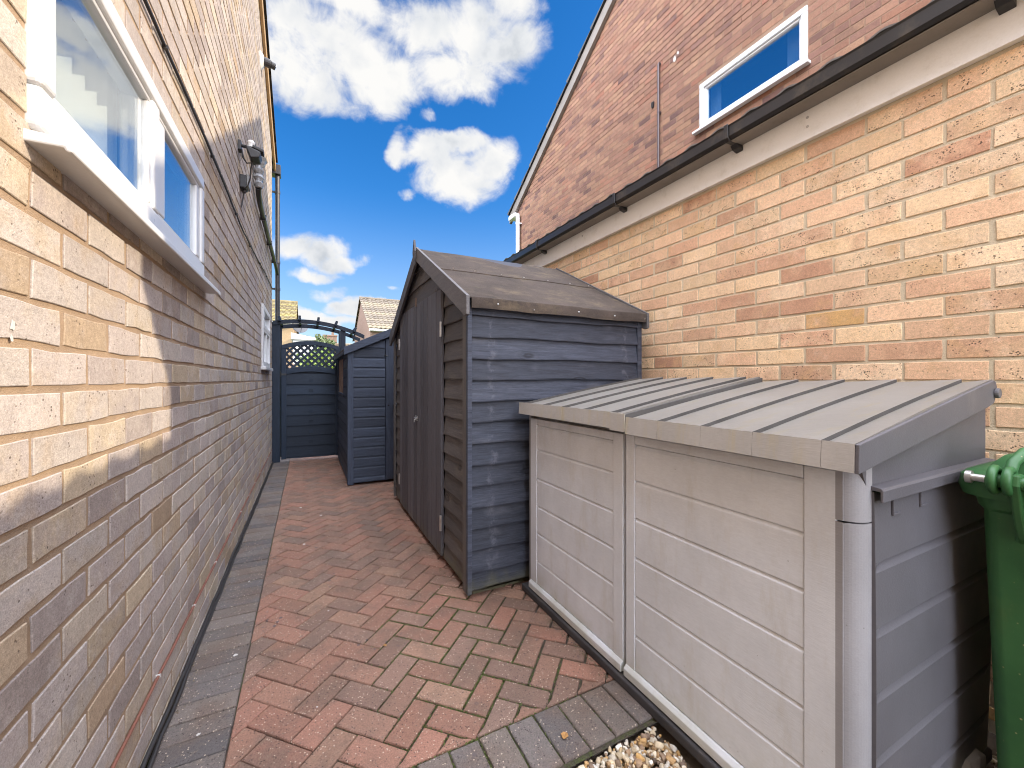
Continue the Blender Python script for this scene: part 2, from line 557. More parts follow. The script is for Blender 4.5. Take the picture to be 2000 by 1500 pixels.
def wood_mat(name, c0, c1, axis, wear=0.25, wearc=(0.20, 0.17, 0.15), rough=0.62, green=0.0, bump=0.5, knots=0.6, vlo=0.72, vhi=1.3, battens=()):
    """painted boards, grain along axis 0/1/2 of object space"""
    m, N, b = mat(name)
    o = N.obj()
    r, g, bl = tint(N)
    shift = N.node('ShaderNodeVectorMath', operation='SCALE')
    N.l.new(N.node('ShaderNodeAttribute', attribute_name='tint').outputs['Vector'], shift.inputs[0])
    shift.inputs[3].default_value = 7.0
    ov = N.vmath('ADD', o, shift.outputs[0])
    sg = [16.0, 16.0, 16.0]
    sg[axis] = 1.1
    lo = N.scale(ov, tuple(sg))
    bend = N.noise(N.scale(ov, (3, 3, 3)), 1.0, 2)
    grain = N.noise(N.vmath('ADD', lo, N.vmath('MULTIPLY', N.node('ShaderNodeTexNoise').outputs[1], (0, 0, 0))), 5.0, 6, 0.7, 0.6)
    ks = [9.0, 9.0, 9.0]
    ks[axis] = 3.4
    kv = N.voro(N.scale(ov, tuple(ks)), 1.0)
    ring = N.math('SINE', N.math('ADD', N.math('MULTIPLY', kv, 46.0), N.math('MULTIPLY', grain, 5.0)))
    near = N.step(kv, 0.30, 0.08)
    knot = N.math('MULTIPLY', N.math('MULTIPLY_ADD', ring, 0.5, 0.5), near)
    hgt = N.math('ADD', N.math('MULTIPLY', grain, 1.0), N.math('MULTIPLY', knot, knots))
    c = N.ramp(grain, [(0.32, c0), (0.68, c1)])
    c = vary(N, c, g, vlo, vhi)
    wn = N.noise(N.scale(ov, tuple(2.0 if i == axis else 8.0 for i in range(3))), 2.0, 5, 0.65)
    c = N.mix(N.math('MULTIPLY', N.step(wn, 0.5, 0.78), wear), c, wearc)
    c = N.mix(N.math('MULTIPLY', knot, 0.9 * knots), c, tuple(k * 0.45 for k in c0))
    halo = N.math('MULTIPLY', N.step(kv, 0.42, 0.16), N.step(N.noise(ov, 5.0, 2), 0.5, 0.62))
    c = N.mix(N.math('MULTIPLY', halo, 0.45 * knots), c, wearc)
    c = vary(N, c, N.noise(N.scale(ov, tuple(6.0 if i == axis else 40.0 for i in range(3))), 4.0, 4, 0.8), 0.6, 1.4)
    if battens:
        sepb = N.node('ShaderNodeSeparateXYZ')
        N.l.new(o, sepb.inputs[0])
        for cpos in battens:
            off = N.math('ABSOLUTE', N.math('SUBTRACT', N.math('ADD', sepb.outputs[axis], N.math('MULTIPLY', N.math('SUBTRACT', N.noise(o, 14.0, 2), 0.5), 0.09)), cpos))
            bm2 = N.math('MULTIPLY', N.step(off, 0.030, 0.004), N.step(N.noise(o, 26.0, 5, 0.7), 0.46, 0.66))
            c = N.mix(N.math('MULTIPLY', bm2, 0.34), c, tuple(k * 1.25 for k in wearc))
    if green:
        sep = N.node('ShaderNodeSeparateXYZ')
        N.l.new(o, sep.inputs[0])
        gm = N.math('MULTIPLY', N.step(N.math('ADD', sep.outputs[2], N.math('MULTIPLY', N.noise(o, 12.0, 5), 0.22)), 0.24, 0.08), green)
        c = N.mix(gm, c, (0.13, 0.12, 0.04))
    N.l.new(c, b.inputs['Base Color'])
    N.l.new(N.math('MULTIPLY_ADD', grain, 0.3, rough - 0.15), b.inputs['Roughness'])
    b.inputs['Specular IOR Level'].default_value = 0.4
    N.l.new(N.bump(hgt, bump, 0.004), b.inputs['Normal'])
    return m


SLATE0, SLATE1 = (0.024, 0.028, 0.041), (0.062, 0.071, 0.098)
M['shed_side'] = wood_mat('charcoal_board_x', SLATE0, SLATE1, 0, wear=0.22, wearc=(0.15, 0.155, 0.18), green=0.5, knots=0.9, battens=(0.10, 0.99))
M['shed_front'] = wood_mat('charcoal_board_y', (0.066, 0.061, 0.060), (0.125, 0.114, 0.108), 1, wear=0.35, wearc=(0.18, 0.155, 0.125), green=0.6, knots=0.9)
M['shed_door'] = wood_mat('charcoal_board_z', (0.074, 0.072, 0.082), (0.120, 0.117, 0.131), 2, wear=0.2, wearc=(0.14, 0.13, 0.135), green=0.4, knots=0.3)
M['shed_trim'] = wood_mat('charcoal_trim', (0.10, 0.092, 0.088), (0.175, 0.16, 0.148), 2, wear=0.35, wearc=(0.18, 0.155, 0.12), knots=0.3)
M['barge'] = wood_mat('grey_bargeboard', (0.095, 0.090, 0.092), (0.15, 0.142, 0.142), 1, wear=0.25, wearc=(0.19, 0.175, 0.16), knots=0.3)
M['navy_x'] = wood_mat('slate_blue_board_x', (0.025, 0.034, 0.054), (0.052, 0.067, 0.101), 0, wear=0.25, wearc=(0.075, 0.085, 0.11), knots=0.3, bump=0.35)
M['navy_y'] = wood_mat('slate_blue_board_y', (0.025, 0.034, 0.054), (0.052, 0.067, 0.101), 1, wear=0.25, wearc=(0.075, 0.085, 0.11), knots=0.3, bump=0.35)
M['navy_z'] = wood_mat('slate_blue_board_z', (0.025, 0.034, 0.054), (0.052, 0.067, 0.101), 2, wear=0.2, wearc=(0.075, 0.085, 0.11), knots=0.2, bump=0.35)
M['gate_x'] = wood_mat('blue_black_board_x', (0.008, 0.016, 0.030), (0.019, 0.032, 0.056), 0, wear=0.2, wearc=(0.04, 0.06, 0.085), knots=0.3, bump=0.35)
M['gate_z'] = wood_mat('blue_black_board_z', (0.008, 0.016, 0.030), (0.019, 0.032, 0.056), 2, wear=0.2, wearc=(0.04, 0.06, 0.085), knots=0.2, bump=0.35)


def plain(name, col, rough=0.5, var=0.12, metal=0.0, dirt=0.0, dirtc=(0.2, 0.16, 0.1), dscale=6.0, bump=0.1, spec=0.5, fine=180.0):
    m, N, b = mat(name)
    o = N.obj()
    n = N.noise(o, dscale, 5, 0.6)
    g = N.noise(o, fine, 3, 0.6)
    c = vary(N, N.ramp(n, [(0.3, tuple(k * (1 - var) for k in col)), (0.7, tuple(k * (1 + var) for k in col))]), g, 0.93, 1.07)
    if dirt:
        d = N.noise(o, dscale * 3.1, 7, 0.7)
        c = N.mix(N.math('MULTIPLY', N.step(d, 0.5, 0.76), dirt), c, dirtc)
    N.l.new(c, b.inputs['Base Color'])
    N.l.new(N.math('MULTIPLY_ADD', n, 0.25, rough - 0.12), b.inputs['Roughness'])
    b.inputs['Metallic'].default_value = metal
    b.inputs['Specular IOR Level'].default_value = spec
    if bump:
        N.l.new(N.bump(N.math('ADD', g, n), bump, 0.002), b.inputs['Normal'])
    return m


M['upvc'] = plain('white_upvc', (0.62, 0.62, 0.615), 0.32, 0.02, dirt=0.10, dirtc=(0.55, 0.5, 0.4), bump=0.03)
M['fascia'] = plain('white_painted_fascia', (0.88, 0.86, 0.82), 0.5, 0.03, dirt=0.35, dirtc=(0.50, 0.45, 0.36), dscale=4.0, bump=0.1)
M['gutter'] = plain('black_gutter_plastic', (0.022, 0.021, 0.022), 0.38, 0.15, dirt=0.6, dirtc=(0.10, 0.08, 0.055), dscale=3.0)
M['pipe_black'] = plain('black_pipe_plastic', (0.025, 0.024, 0.026), 0.35, 0.15, dirt=0.3, dirtc=(0.10, 0.085, 0.065))
M['pipe_grey'] = plain('worn_brown_pipe', (0.042, 0.042, 0.045), 0.42, 0.15, dirt=0.4, dirtc=(0.16, 0.14, 0.12))
M['verge'] = plain('ochre_verge_board', (0.42, 0.27, 0.13), 0.7, 0.12, dirt=0.4, dirtc=(0.25, 0.16, 0.08))
M['verge_grey'] = plain('grey_verge_board', (0.20, 0.175, 0.15), 0.8, 0.15, dirt=0.4, dirtc=(0.12, 0.1, 0.08))
M['cable_black'] = plain('black_cable', (0.03, 0.027, 0.026), 0.45, 0.1)
M['cable_red'] = plain('red_brown_cable', (0.22, 0.085, 0.055), 0.5, 0.15, dirt=0.3)
M['steel'] = plain('bright_galvanised_steel', (0.55, 0.54, 0.52), 0.38, 0.2, metal=0.8, dirt=0.4, dirtc=(0.2, 0.12, 0.07))
M['concrete'] = plain('grey_concrete', (0.30, 0.27, 0.24), 0.95, 0.2, dirt=0.5, dirtc=(0.2, 0.17, 0.12), bump=0.6)
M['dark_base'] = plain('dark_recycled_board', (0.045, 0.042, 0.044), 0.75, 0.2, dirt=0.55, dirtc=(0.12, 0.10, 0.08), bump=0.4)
M['dark_room'] = plain('dark_room_plaster', (0.22, 0.21, 0.20), 0.9, 0.1)
M['blind'] = plain('white_blind_fabric', (0.78, 0.78, 0.74), 0.9, 0.03, fine=600.0)
M['black_plastic'] = plain('black_fitting_plastic', (0.03, 0.03, 0.032), 0.45, 0.15, dirt=0.3, dirtc=(0.12, 0.11, 0.1))
M['clear_wrap'] = plain('clear_plastic_wrap', (0.34, 0.35, 0.36), 0.18, 0.35, dscale=40.0, bump=0.8)
M['grey_box'] = plain('grey_junction_box', (0.32, 0.33, 0.33), 0.5, 0.1, dirt=0.3)
M['white_bit'] = plain('white_plaster_fleck', (0.58, 0.56, 0.52), 0.8, 0.05)
M['lamp_white'] = plain('white_sensor_plastic', (0.75, 0.75, 0.73), 0.35, 0.05)
M['leaf_tan'] = plain('tan_dead_leaf', (0.42, 0.22, 0.07), 0.7, 0.3, dscale=60.0)
M['hole'] = plain('black_void', (0.012, 0.011, 0.011), 0.9, 0.1)


def box_plastic(name, col, green=0.4, streak=False):
    m, N, b = mat(name)
    o = N.obj()
    n = N.noise(o, 3.0, 5, 0.6)
    c = N.ramp(n, [(0.3, tuple(k * 0.90 for k in col)), (0.7, tuple(k * 1.08 for k in col))])
    g = N.noise(N.scale(o, (1, 0.25, 1)), 260.0, 3, 0.6)
    c = vary(N, c, g, 0.90, 1.10)
    c = vary(N, c, N.noise(N.scale(o, (1, 0.6, 0.35)), 11.0, 6, 0.75), 0.86, 1.14)
    sep = N.node('ShaderNodeSeparateXYZ')
    N.l.new(o, sep.inputs[0])
    z = sep.outputs[2]
    if streak:
        d = N.noise(N.scale(o, (7.0, 22.0, 2.0)), 1.0, 6, 0.7)
        c = N.mix(N.math('MULTIPLY', N.step(d, 0.50, 0.72), green), c, tuple(k * m_ for k, m_ in zip(col, (1.05, 0.96, 0.66))))
        d2 = N.noise(N.scale(o, (2.0, 9.0, 6.0)), 1.6, 6, 0.7)
        c = N.mix(N.math('MULTIPLY', N.step(d2, 0.55, 0.78), 0.45), c, tuple(k * 0.62 for k in col))
    else:
        d = N.noise(N.scale(o, (3.0, 9.0, 2.2)), 1.4, 6, 0.7)
        c = N.mix(N.math('MULTIPLY', N.step(d, 0.5, 0.75), green * 0.6), c, (0.50, 0.46, 0.37))
        lowm = N.math('MULTIPLY', N.step(N.math('ADD', z, N.math('MULTIPLY', N.noise(o, 9.0, 5), 0.22)), 0.26, 0.10), 0.55)
        c = N.mix(lowm, c, (0.38, 0.37, 0.22))
    s = N.voro(o, 34.0)
    sm = N.math('MULTIPLY', N.step(s, 0.07, 0.03), N.step(N.noise(o, 8.0, 2), 0.54, 0.6))
    c = N.mix(N.math('MULTIPLY', sm, 0.6), c, (0.12, 0.10, 0.08))
    N.l.new(c, b.inputs['Base Color'])
    N.l.new(N.math('MULTIPLY_ADD', n, 0.25, 0.38), b.inputs['Roughness'])
    b.inputs['Specular IOR Level'].default_value = 0.45
    gr = N.noise(N.scale(o, (30, 3.0, 30)), 9.0, 4, 0.6)
    N.l.new(N.bump(N.math('ADD', gr, N.math('MULTIPLY', g, 0.5)), 0.22, 0.002), b.inputs['Normal'])
    return m


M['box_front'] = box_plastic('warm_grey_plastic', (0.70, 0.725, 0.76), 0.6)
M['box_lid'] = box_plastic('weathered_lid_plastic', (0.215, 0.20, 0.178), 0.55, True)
M['box_lip'] = box_plastic('lightened_lip_plastic', (0.47, 0.455, 0.43), 0.75, True)  # same plastic as the lid, colour lightened to offset the weaker light there
M['box_step_shade'] = plain('shaded_lid_step', (0.075, 0.07, 0.066), 0.7, 0.25)  # shade on the near-facing lid steps, put into a dark plastic colour
M['box_side'] = box_plastic('shaded_side_plastic', (0.118, 0.114, 0.126), 0.2)  # same grey plastic, colour darkened for the shade on the box end
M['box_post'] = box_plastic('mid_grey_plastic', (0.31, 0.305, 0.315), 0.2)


def felt_mat():
    m, N, b = mat('roof_felt')
    o = N.obj()
    n = N.noise(o, 5.0, 6, 0.65)
    c = N.ramp(n, [(0.3, (0.040, 0.030, 0.024)), (0.7, (0.082, 0.061, 0.048))])
    g = N.noise(o, 210.0, 3, 0.85)
    c = vary(N, c, g, 0.35, 1.75)
    st = N.noise(N.scale(o, (2.2, 3, 3)), 2.4, 7, 0.75)
    c = N.mix(N.math('MULTIPLY', N.step(st, 0.48, 0.72), 0.75), c, (0.145, 0.108, 0.068))
    gr = N.noise(o, 14.0, 5, 0.7)
    c = N.mix(N.math('MULTIPLY', N.step(gr, 0.58, 0.8), 0.4), c, (0.11, 0.10, 0.04))
    N.l.new(c, b.inputs['Base Color'])
    b.inputs['Roughness'].default_value = 0.95
    N.l.new(N.bump(N.math('ADD', g, N.math('MULTIPLY', N.noise(o, 7.0, 3), 2.0)), 0.6, 0.004), b.inputs['Normal'])
    return m


M['felt'] = felt_mat()


def glass_mat(name, tintc=(0.90, 0.93, 0.93), refl=0.15, rough=0.012):
    m, N, b = mat(name)
    N.n.remove(b)
    lw = N.node('ShaderNodeLayerWeight')
    k = N.math('ADD', N.math('MULTIPLY', N.math('POWER', lw.outputs['Facing'], 4.0), 0.9), refl, clamp=True)
    tr = N.node('ShaderNodeBsdfTransparent')
    tr.inputs[0].default_value = (*tintc, 1)
    gl = N.node('ShaderNodeBsdfGlossy')
    gl.inputs['Color'].default_value = (0.95, 0.97, 1, 1)
    gl.inputs['Roughness'].default_value = rough
    N.l.new(N.bump(N.noise(N.obj(), 2.2, 2), 0.05, 0.004), gl.inputs['Normal'])
    mx = N.node('ShaderNodeMixShader')
    N.l.new(k, mx.inputs[0])
    N.l.new(tr.outputs[0], mx.inputs[1])
    N.l.new(gl.outputs[0], mx.inputs[2])
    N.l.new(mx.outputs[0], N.n['Material Output'].inputs[0])
    return m


M['glass'] = glass_mat('window_glass')
M['glass_dark'] = glass_mat('upper_window_glass', (0.6, 0.68, 0.75), 0.35)


def bin_mat():
    m, N, b = mat('green_bin_plastic')
    o = N.obj()
    n = N.noise(o, 6.0, 4, 0.6)
    c = N.ramp(n, [(0.3, (0.026, 0.105, 0.032)), (0.7, (0.050, 0.165, 0.050))])
    d = N.noise(N.scale(o, (6, 6, 2)), 2.0, 6, 0.7)
    c = N.mix(N.math('MULTIPLY', N.step(d, 0.5, 0.75), 0.35), c, (0.10, 0.16, 0.04))
    fl = N.voro(o, 38.0)
    fm = N.math('MULTIPLY', N.step(fl, 0.10, 0.05), N.step(N.noise(o, 9.0, 2), 0.5, 0.58))
    c = N.mix(N.math('MULTIPLY', fm, 0.8), c, (0.45, 0.40, 0.18))
    sc = N.noise(N.scale(o, (5, 40, 40)), 5.0, 4, 0.7)
    c = N.mix(N.math('MULTIPLY', N.step(sc, 0.66, 0.72), 0.3), c, (0.35, 0.4, 0.25))
    N.l.new(c, b.inputs['Base Color'])
    N.l.new(N.math('MULTIPLY_ADD', n, 0.25, 0.32), b.inputs['Roughness'])
    N.l.new(N.bump(N.noise(o, 300.0, 3), 0.1, 0.001), b.inputs['Normal'])
    return m


M['bin'] = bin_mat()


def stone_mat():
    m, N, b = mat('gravel_stone')
    r, g, bl = tint(N)
    c = N.ramp(r, [(0.0, (0.13, 0.095, 0.075)), (0.2, (0.30, 0.20, 0.12)), (0.4, (0.50, 0.30, 0.11)), (0.55, (0.52, 0.40, 0.24)), (0.75, (0.60, 0.51, 0.37)), (1.0, (0.74, 0.70, 0.62))])
    o = N.obj()
    c = vary(N, c, g, 0.7, 1.2)
    c = vary(N, c, N.noise(o, 130.0, 4, 0.7), 0.65, 1.35)
    N.l.new(c, b.inputs['Base Color'])
    b.inputs['Roughness'].default_value = 0.75
    N.l.new(N.bump(N.noise(o, 200.0, 4), 0.4, 0.002), b.inputs['Normal'])
    return m


M['stone'] = stone_mat()


def ground_mat(name, c0, c1, sc=8.0):
    m, N, b = mat(name)
    o = N.obj()
    n = N.noise(o, sc, 7, 0.7)
    N.l.new(N.ramp(n, [(0.3, c0), (0.7, c1)]), b.inputs['Base Color'])
    b.inputs['Roughness'].default_value = 1.0
    N.l.new(N.bump(N.noise(o, 90.0, 5, 0.7), 0.8, 0.01), b.inputs['Normal'])
    return m


M['soil'] = ground_mat('bare_soil', (0.075, 0.055, 0.038), (0.17, 0.13, 0.09))
M['lawn'] = ground_mat('mown_lawn', (0.05, 0.09, 0.02), (0.10, 0.16, 0.035), 20.0)


def tile_mat(name, c0, c1, c2):
    m, N, b = mat(name)
    o = N.obj()
    r, g, bl = tint(N)
    n = N.noise(o, 1.6, 6, 0.7)
    c = N.ramp(N.math('ADD', N.math('MULTIPLY', n, 0.6), N.math('MULTIPLY', r, 0.4)), [(0.25, c0), (0.5, c1), (0.8, c2)])
    c = vary(N, c, N.noise(o, 30.0, 4), 0.75, 1.25)
    N.l.new(c, b.inputs['Base Color'])
    b.inputs['Roughness'].default_value = 0.9
    return m


M['tile_yellow'] = tile_mat('lichened_pantile', (0.10, 0.075, 0.038), (0.17, 0.135, 0.06), (0.24, 0.20, 0.06))
M['tile_brown'] = tile_mat('brown_grey_tile', (0.085, 0.068, 0.05), (0.15, 0.122, 0.088), (0.20, 0.17, 0.10))
M['tile_dark'] = tile_mat('dark_grey_tile', (0.045, 0.045, 0.045), (0.07, 0.07, 0.068), (0.11, 0.10, 0.09))
M['sheet_roof'] = plain('weathered_roof_sheet', (0.13, 0.115, 0.10), 0.85, 0.25, dirt=0.5, dirtc=(0.07, 0.06, 0.045))
M['render_white'] = plain('white_render', (0.42, 0.41, 0.39), 0.85, 0.06, dscale=2.0)
M['far_brick'] = brick_mat('far_brick', [(0.0, (0.17, 0.11, 0.08)), (1.0, (0.20, 0.13, 0.09))], stain_amt=0.3)
M['far_brick_buff'] = brick_mat('far_buff_brick', [(0.0, (0.25, 0.18, 0.10)), (1.0, (0.28, 0.20, 0.115))], stain_amt=0.3)
M['dish'] = plain('grey_dish_metal', (0.05, 0.05, 0.055), 0.5, 0.1)
M['bark'] = plain('brown_bark', (0.10, 0.075, 0.05), 0.95, 0.3, bump=0.6)


def leaf_mat(name, a, bcol):
    m, N, b = mat(name)
    r, g, bl = tint(N)
    N.l.new(N.ramp(r, [(0.0, a), (1.0, bcol)]), b.inputs['Base Color'])
    b.inputs['Roughness'].default_value = 0.55
    try:
        b.inputs['Subsurface Weight'].default_value = 0.0
    except Exception:
        pass
    return m


M['leaf_bright'] = leaf_mat('bright_shrub_leaf', (0.09, 0.15, 0.02), (0.22, 0.30, 0.05))
M['leaf_dull'] = leaf_mat('dull_tree_leaf', (0.07, 0.10, 0.035), (0.15, 0.19, 0.07))
M['moss'] = leaf_mat('moss_leaf', (0.045, 0.06, 0.012), (0.14, 0.17, 0.04))


# ------------------------------------------------------------------ brickwork
def brick_field(mb, place, u0, u1, z0, z1, L, Hc, jz, ju, joint=0.010, holes=(), top=None, wob=0.0016, bev=0.0014, depth=0.012, seed=1, rough_near=True):
    """stretcher bond bricks; place(u, out, z) -> world point; jz, ju: a course joint height and a perpend position"""
    rr = random.Random(seed)
    k0 = math.floor((z0 - jz) / Hc)
    k = k0
    while jz + k * Hc < z1:
        zb = jz + k * Hc + joint / 2
        zt = jz + (k + 1) * Hc - joint / 2
        us = ju + (k % 2) * L / 2
        i = math.floor((u0 - us) / L)
        while us + i * L < u1:
            a = us + i * L + joint / 2 + rr.uniform(-1, 1) * 0.0025
            b = us + (i + 1) * L - joint / 2 + rr.uniform(-1, 1) * 0.0025
            i += 1
            a, b = max(a, u0), min(b, u1)
            y0, y1 = max(zb, z0), min(zt, z1)
            if top is not None:
                # the brick must stay under the sloping top
                if min(top(a), top(b)) < y0 + 0.01:
                    continue
            segs = [(a, b)]
            for (ha, hb, hz0, hz1) in holes:
                if y1 > hz0 + 0.012 and y0 < hz1 - 0.012:
                    ns = []
                    for (p, q) in segs:
                        if q <= ha or p >= hb:
                            ns.append((p, q))
                        else:
                            if p < ha:
                                ns.append((p, ha))
                            if q > hb:
                                ns.append((hb, q))
                    segs = ns
            for (p, q) in segs:
                if q - p < 0.02 or y1 - y0 < 0.012:
                    continue
                t = (rr.random(), rr.random(), rr.random())
                out = rr.uniform(-0.0008, 0.0008)
                nx = max(1, int((q - p) / 0.055))
                ring = []
                for s in range(nx + 1):
                    ring.append((p + (q - p) * s / nx, y0))
                ring.append((q, (y0 + y1) / 2))
                for s in range(nx + 1):
                    ring.append((q - (q - p) * s / nx, y1))
                ring.append((p, (y0 + y1) / 2))
                ring = [(x + rr.uniform(-wob, wob), z + rr.uniform(-wob, wob)) for x, z in ring]
                cx, cz = (p + q) / 2, (y0 + y1) / 2
                hw, hh = (q - p) / 2, (y1 - y0) / 2

                def ins(pt, d):
                    return (cx + (pt[0] - cx) * max(0.2, 1 - d / hw), cz + (pt[1] - cz) * max(0.2, 1 - d / hh))
                n = len(ring)
                v = [place(x, out, z) for x, z in (ins(c, bev) for c in ring)]
                v += [place(x, out - bev * 0.8, z) for x, z in ring]
                v += [place(x, -depth, z) for x, z in ring]
                f = [tuple(range(n))]
                for j in range(n):
                    j2 = (j + 1) % n
                    f.append((j, n + j, n + j2, j2))
                    f.append((n + j, 2 * n + j, 2 * n + j2, n + j2))
                mb.add(v, f, t, 0)
        k += 1


def slab_with_holes(mb, place, u0, u1, z0, z1, out0, out1, holes, mi):
    """wall slab between out0 (front) and out1 (back) with rectangular openings"""
    us = sorted({u0, u1, *[h[0] for h in holes], *[h[1] for h in holes]})
    zs = sorted({z0, z1, *[h[2] for h in holes], *[h[3] for h in holes]})
    for a, b in zip(us, us[1:]):
        for c, d in zip(zs, zs[1:]):
            if any(h[0] - 1e-6 <= a and b <= h[1] + 1e-6 and h[2] - 1e-6 <= c and d <= h[3] + 1e-6 for h in holes):
                continue
            P = [place(a, out0, c), place(b, out0, c), place(b, out0, d), place(a, out0, d)]
            Q = [place(a, out1, c), place(b, out1, c), place(b, out1, d), place(a, out1, d)]
            mb.add(P + Q, [(0, 1, 2, 3), (7, 6, 5, 4), (0, 4, 5, 1), (1, 5, 6, 2), (2, 6, 7, 3), (3, 7, 4, 0)], None, mi)


def tiled_roof(mb, e0, e1, ridge_off, drop_n, courses=12, th=0.03, waves=0, wave_h=0.03):
    """tile courses between eave line e0->e1 and the line moved by ridge_off; drop_n = up normal"""
    e0, e1, ro, n = Vector(e0), Vector(e1), Vector(ridge_off), Vector(drop_n).normalized()
    along = e1 - e0
    for c in range(courses):
        a = c / courses
        b = (c + 1.12) / courses
        if c == courses - 1:
            b = 1.0
        k = max(1, waves)
        seg = waves * 6 if waves else 1
        vs = []
        for s in range(seg + 1):
            f = s / seg
            w = wave_h * (0.5 - 0.5 * math.cos(2 * math.pi * f * k)) if waves else 0
            base = e0 + along * f
            vs.append(base + ro * a + n * (th + w))
            vs.append(base + ro * b + n * (0.006 + w))
            vs.append(base + ro * a + n * (w - 0.004))
        fs = []
        for s in range(seg):
            i = s * 3
            fs.append((i, i + 3, i + 4, i + 1))
            fs.append((i + 2, i + 5, i + 3, i))
        fs.append((0, 1, 2))
        j = seg * 3
        fs.append((j, j + 2, j + 1))
        mb.add(vs, fs)


# ------------------------------------------------------------------ ground
g = MB()
g.add([(-400, -400, -0.045), (400, -400, -0.045), (400, 400, -0.045), (-400, 400, -0.045)], [(0, 1, 2, 3)])
tag(g.build('ground', M['soil']), kind='structure')
g = MB()
g.box(-14, 14, 7.6, 60, -0.044, -0.02)
tag(g.build('lawn', M['lawn']), kind='structure')


def clip(poly, x0, x1, y0, y1):
    def cut(pl, inside, inter):
        out = []
        for i in range(len(pl)):
            a, b = pl[i - 1], pl[i]
            ia, ib = inside(a), inside(b)
            if ia != ib:
                out.append(inter(a, b))
            if ib:
                out.append(b)
        return out

    def lx(x):
        return lambda a, b: (x, a[1] + (b[1] - a[1]) * (x - a[0]) / (b[0] - a[0]))

    def ly(y):
        return lambda a, b: (a[0] + (b[0] - a[0]) * (y - a[1]) / (b[1] - a[1]), y)
    for ins, it in ((lambda p: p[0] >= x0, lx(x0)), (lambda p: p[0] <= x1, lx(x1)), (lambda p: p[1] >= y0, ly(y0)), (lambda p: p[1] <= y1, ly(y1))):
        poly = cut(poly, ins, it)
        if len(poly) < 3:
            return []
    return poly


def area(p):
    return 0.5 * abs(sum(p[i - 1][0] * p[i][1] - p[i][0] * p[i - 1][1] for i in range(len(p))))


def paver(mb, poly, gap, rr, edges=None):
    """one block: top inset, chamfer, sides"""
    if len(poly) < 3 or area(poly) < 0.0006:
        return
    cx = sum(p[0] for p in poly) / len(poly)
    cy = sum(p[1] for p in poly) / len(poly)
    # subdivide long edges so that the outline can be uneven
    pts = []
    for i in range(len(poly)):
        a, b = poly[i], poly[(i + 1) % len(poly)]
        d = math.hypot(b[0] - a[0], b[1] - a[1])
        k = max(1, int(d / 0.035))
        for s in range(k):
            pts.append((a[0] + (b[0] - a[0]) * s / k, a[1] + (b[1] - a[1]) * s / k))

    def inset(p, d):
        # move towards the inside by d from each near edge of the convex polygon
        x, y = p
        for i in range(len(poly)):
            a, b = poly[i], poly[(i + 1) % len(poly)]
            ex, ey = b[0] - a[0], b[1] - a[1]
            l = math.hypot(ex, ey)
            if l < 1e-6:
                continue
            nx, ny = -ey / l, ex / l
            if (cx - a[0]) * nx + (cy - a[1]) * ny < 0:
                nx, ny = -nx, -ny
            dist = (x - a[0]) * nx + (y - a[1]) * ny
            if dist < d:
                x += nx * (d - dist)
                y += ny * (d - dist)
        return (x, y)
    tz = rr.uniform(-0.0015, 0.0015)
    tx, ty = rr.uniform(-0.012, 0.012), rr.uniform(-0.012, 0.012)

    def zz(p):
        return tz + (p[0] - cx) * tx + (p[1] - cy) * ty
    g2 = gap / 2
    o = [inset(p, g2) for p in pts]
    o = [(p[0] + rr.uniform(-0.0009, 0.0009), p[1] + rr.uniform(-0.0009, 0.0009)) for p in o]
    t = [inset(p, g2 + 0.0045) for p in pts]
    m2 = [inset(p, g2 + 0.0018) for p in pts]
    n = len(pts)
    v = [(p[0], p[1], zz(p)) for p in t] + [(p[0], p[1], zz(p) - 0.0012) for p in m2] + [(p[0], p[1], zz(p) - 0.005) for p in o] + [(p[0], p[1], -0.03) for p in o]
    f = [tuple(range(n))]
    for r_ in range(3):
        for j in range(n):
            j2 = (j + 1) % n
            f.append((r_ * n + j, (r_ + 1) * n + j, (r_ + 1) * n + j2, r_ * n + j2))
    mb.add(v, f, (rr.random(), rr.random(), rr.random()))


XB = -0.212          # line between the grey border and the red blocks
rr = random.Random(11)
mb = MB()
moss_pts = []
W, Ln = 0.0893, 0.1786
c45 = math.cos(R(45))


def rot(p):
    return (p[0] * c45 - p[1] * c45 + 0.015, p[0] * c45 + p[1] * c45 + 0.07)


PX0, PX1, PY0, PY1 = XB, 1.96, 1.150, 7.5
for i in range(-110, 130):
    for j in range(-36, 70):
        # herringbone lattice: unit steps (W, W) and (2W, -2W)
        ox = i * W + j * 2 * W
        oy = i * W - j * 2 * W
        for rect in ([(ox, oy), (ox + Ln, oy), (ox + Ln, oy + W), (ox, oy + W)], [(ox, oy + W), (ox + W, oy + W), (ox + W, oy + W + Ln), (ox, oy + W + Ln)]):
            q = [rot(p) for p in rect]
            if max(p[0] for p in q) < PX0 or min(p[0] for p in q) > PX1 or max(p[1] for p in q) < PY0 or min(p[1] for p in q) > PY1:
                continue
            cp = clip(q, PX0, PX1, PY0, PY1)
            if not cp:
                continue
            mx = sum(p[0] for p in cp) / len(cp)
            my = sum(p[1] for p in cp) / len(cp)
            wide = max(0.0, min(1.0, (mx + 0.15) / 0.8)) * max(0.0, min(1.0, (3.2 - my) / 1.6))
            paver(mb, cp, 0.003 + 0.006 * wide, rr)
            for e in range(len(cp)):
                moss_pts.append((cp[e - 1], cp[e], wide))
path = mb.build('path', M['paver_red'], recalc=False)
tag(path, kind='structure')
mb = MB()
y = -1.5
while y < 7.5:
    paver(mb, [(-0.405, y), (XB, y), (XB, y + 0.0895), (-0.405, y + 0.0895)], 0.0035, rr)
    y += 0.0895
tag(mb.build('path_border', M['paver_grey'], recalc=False), kind='structure')
mb = MB()
x = XB + 0.012
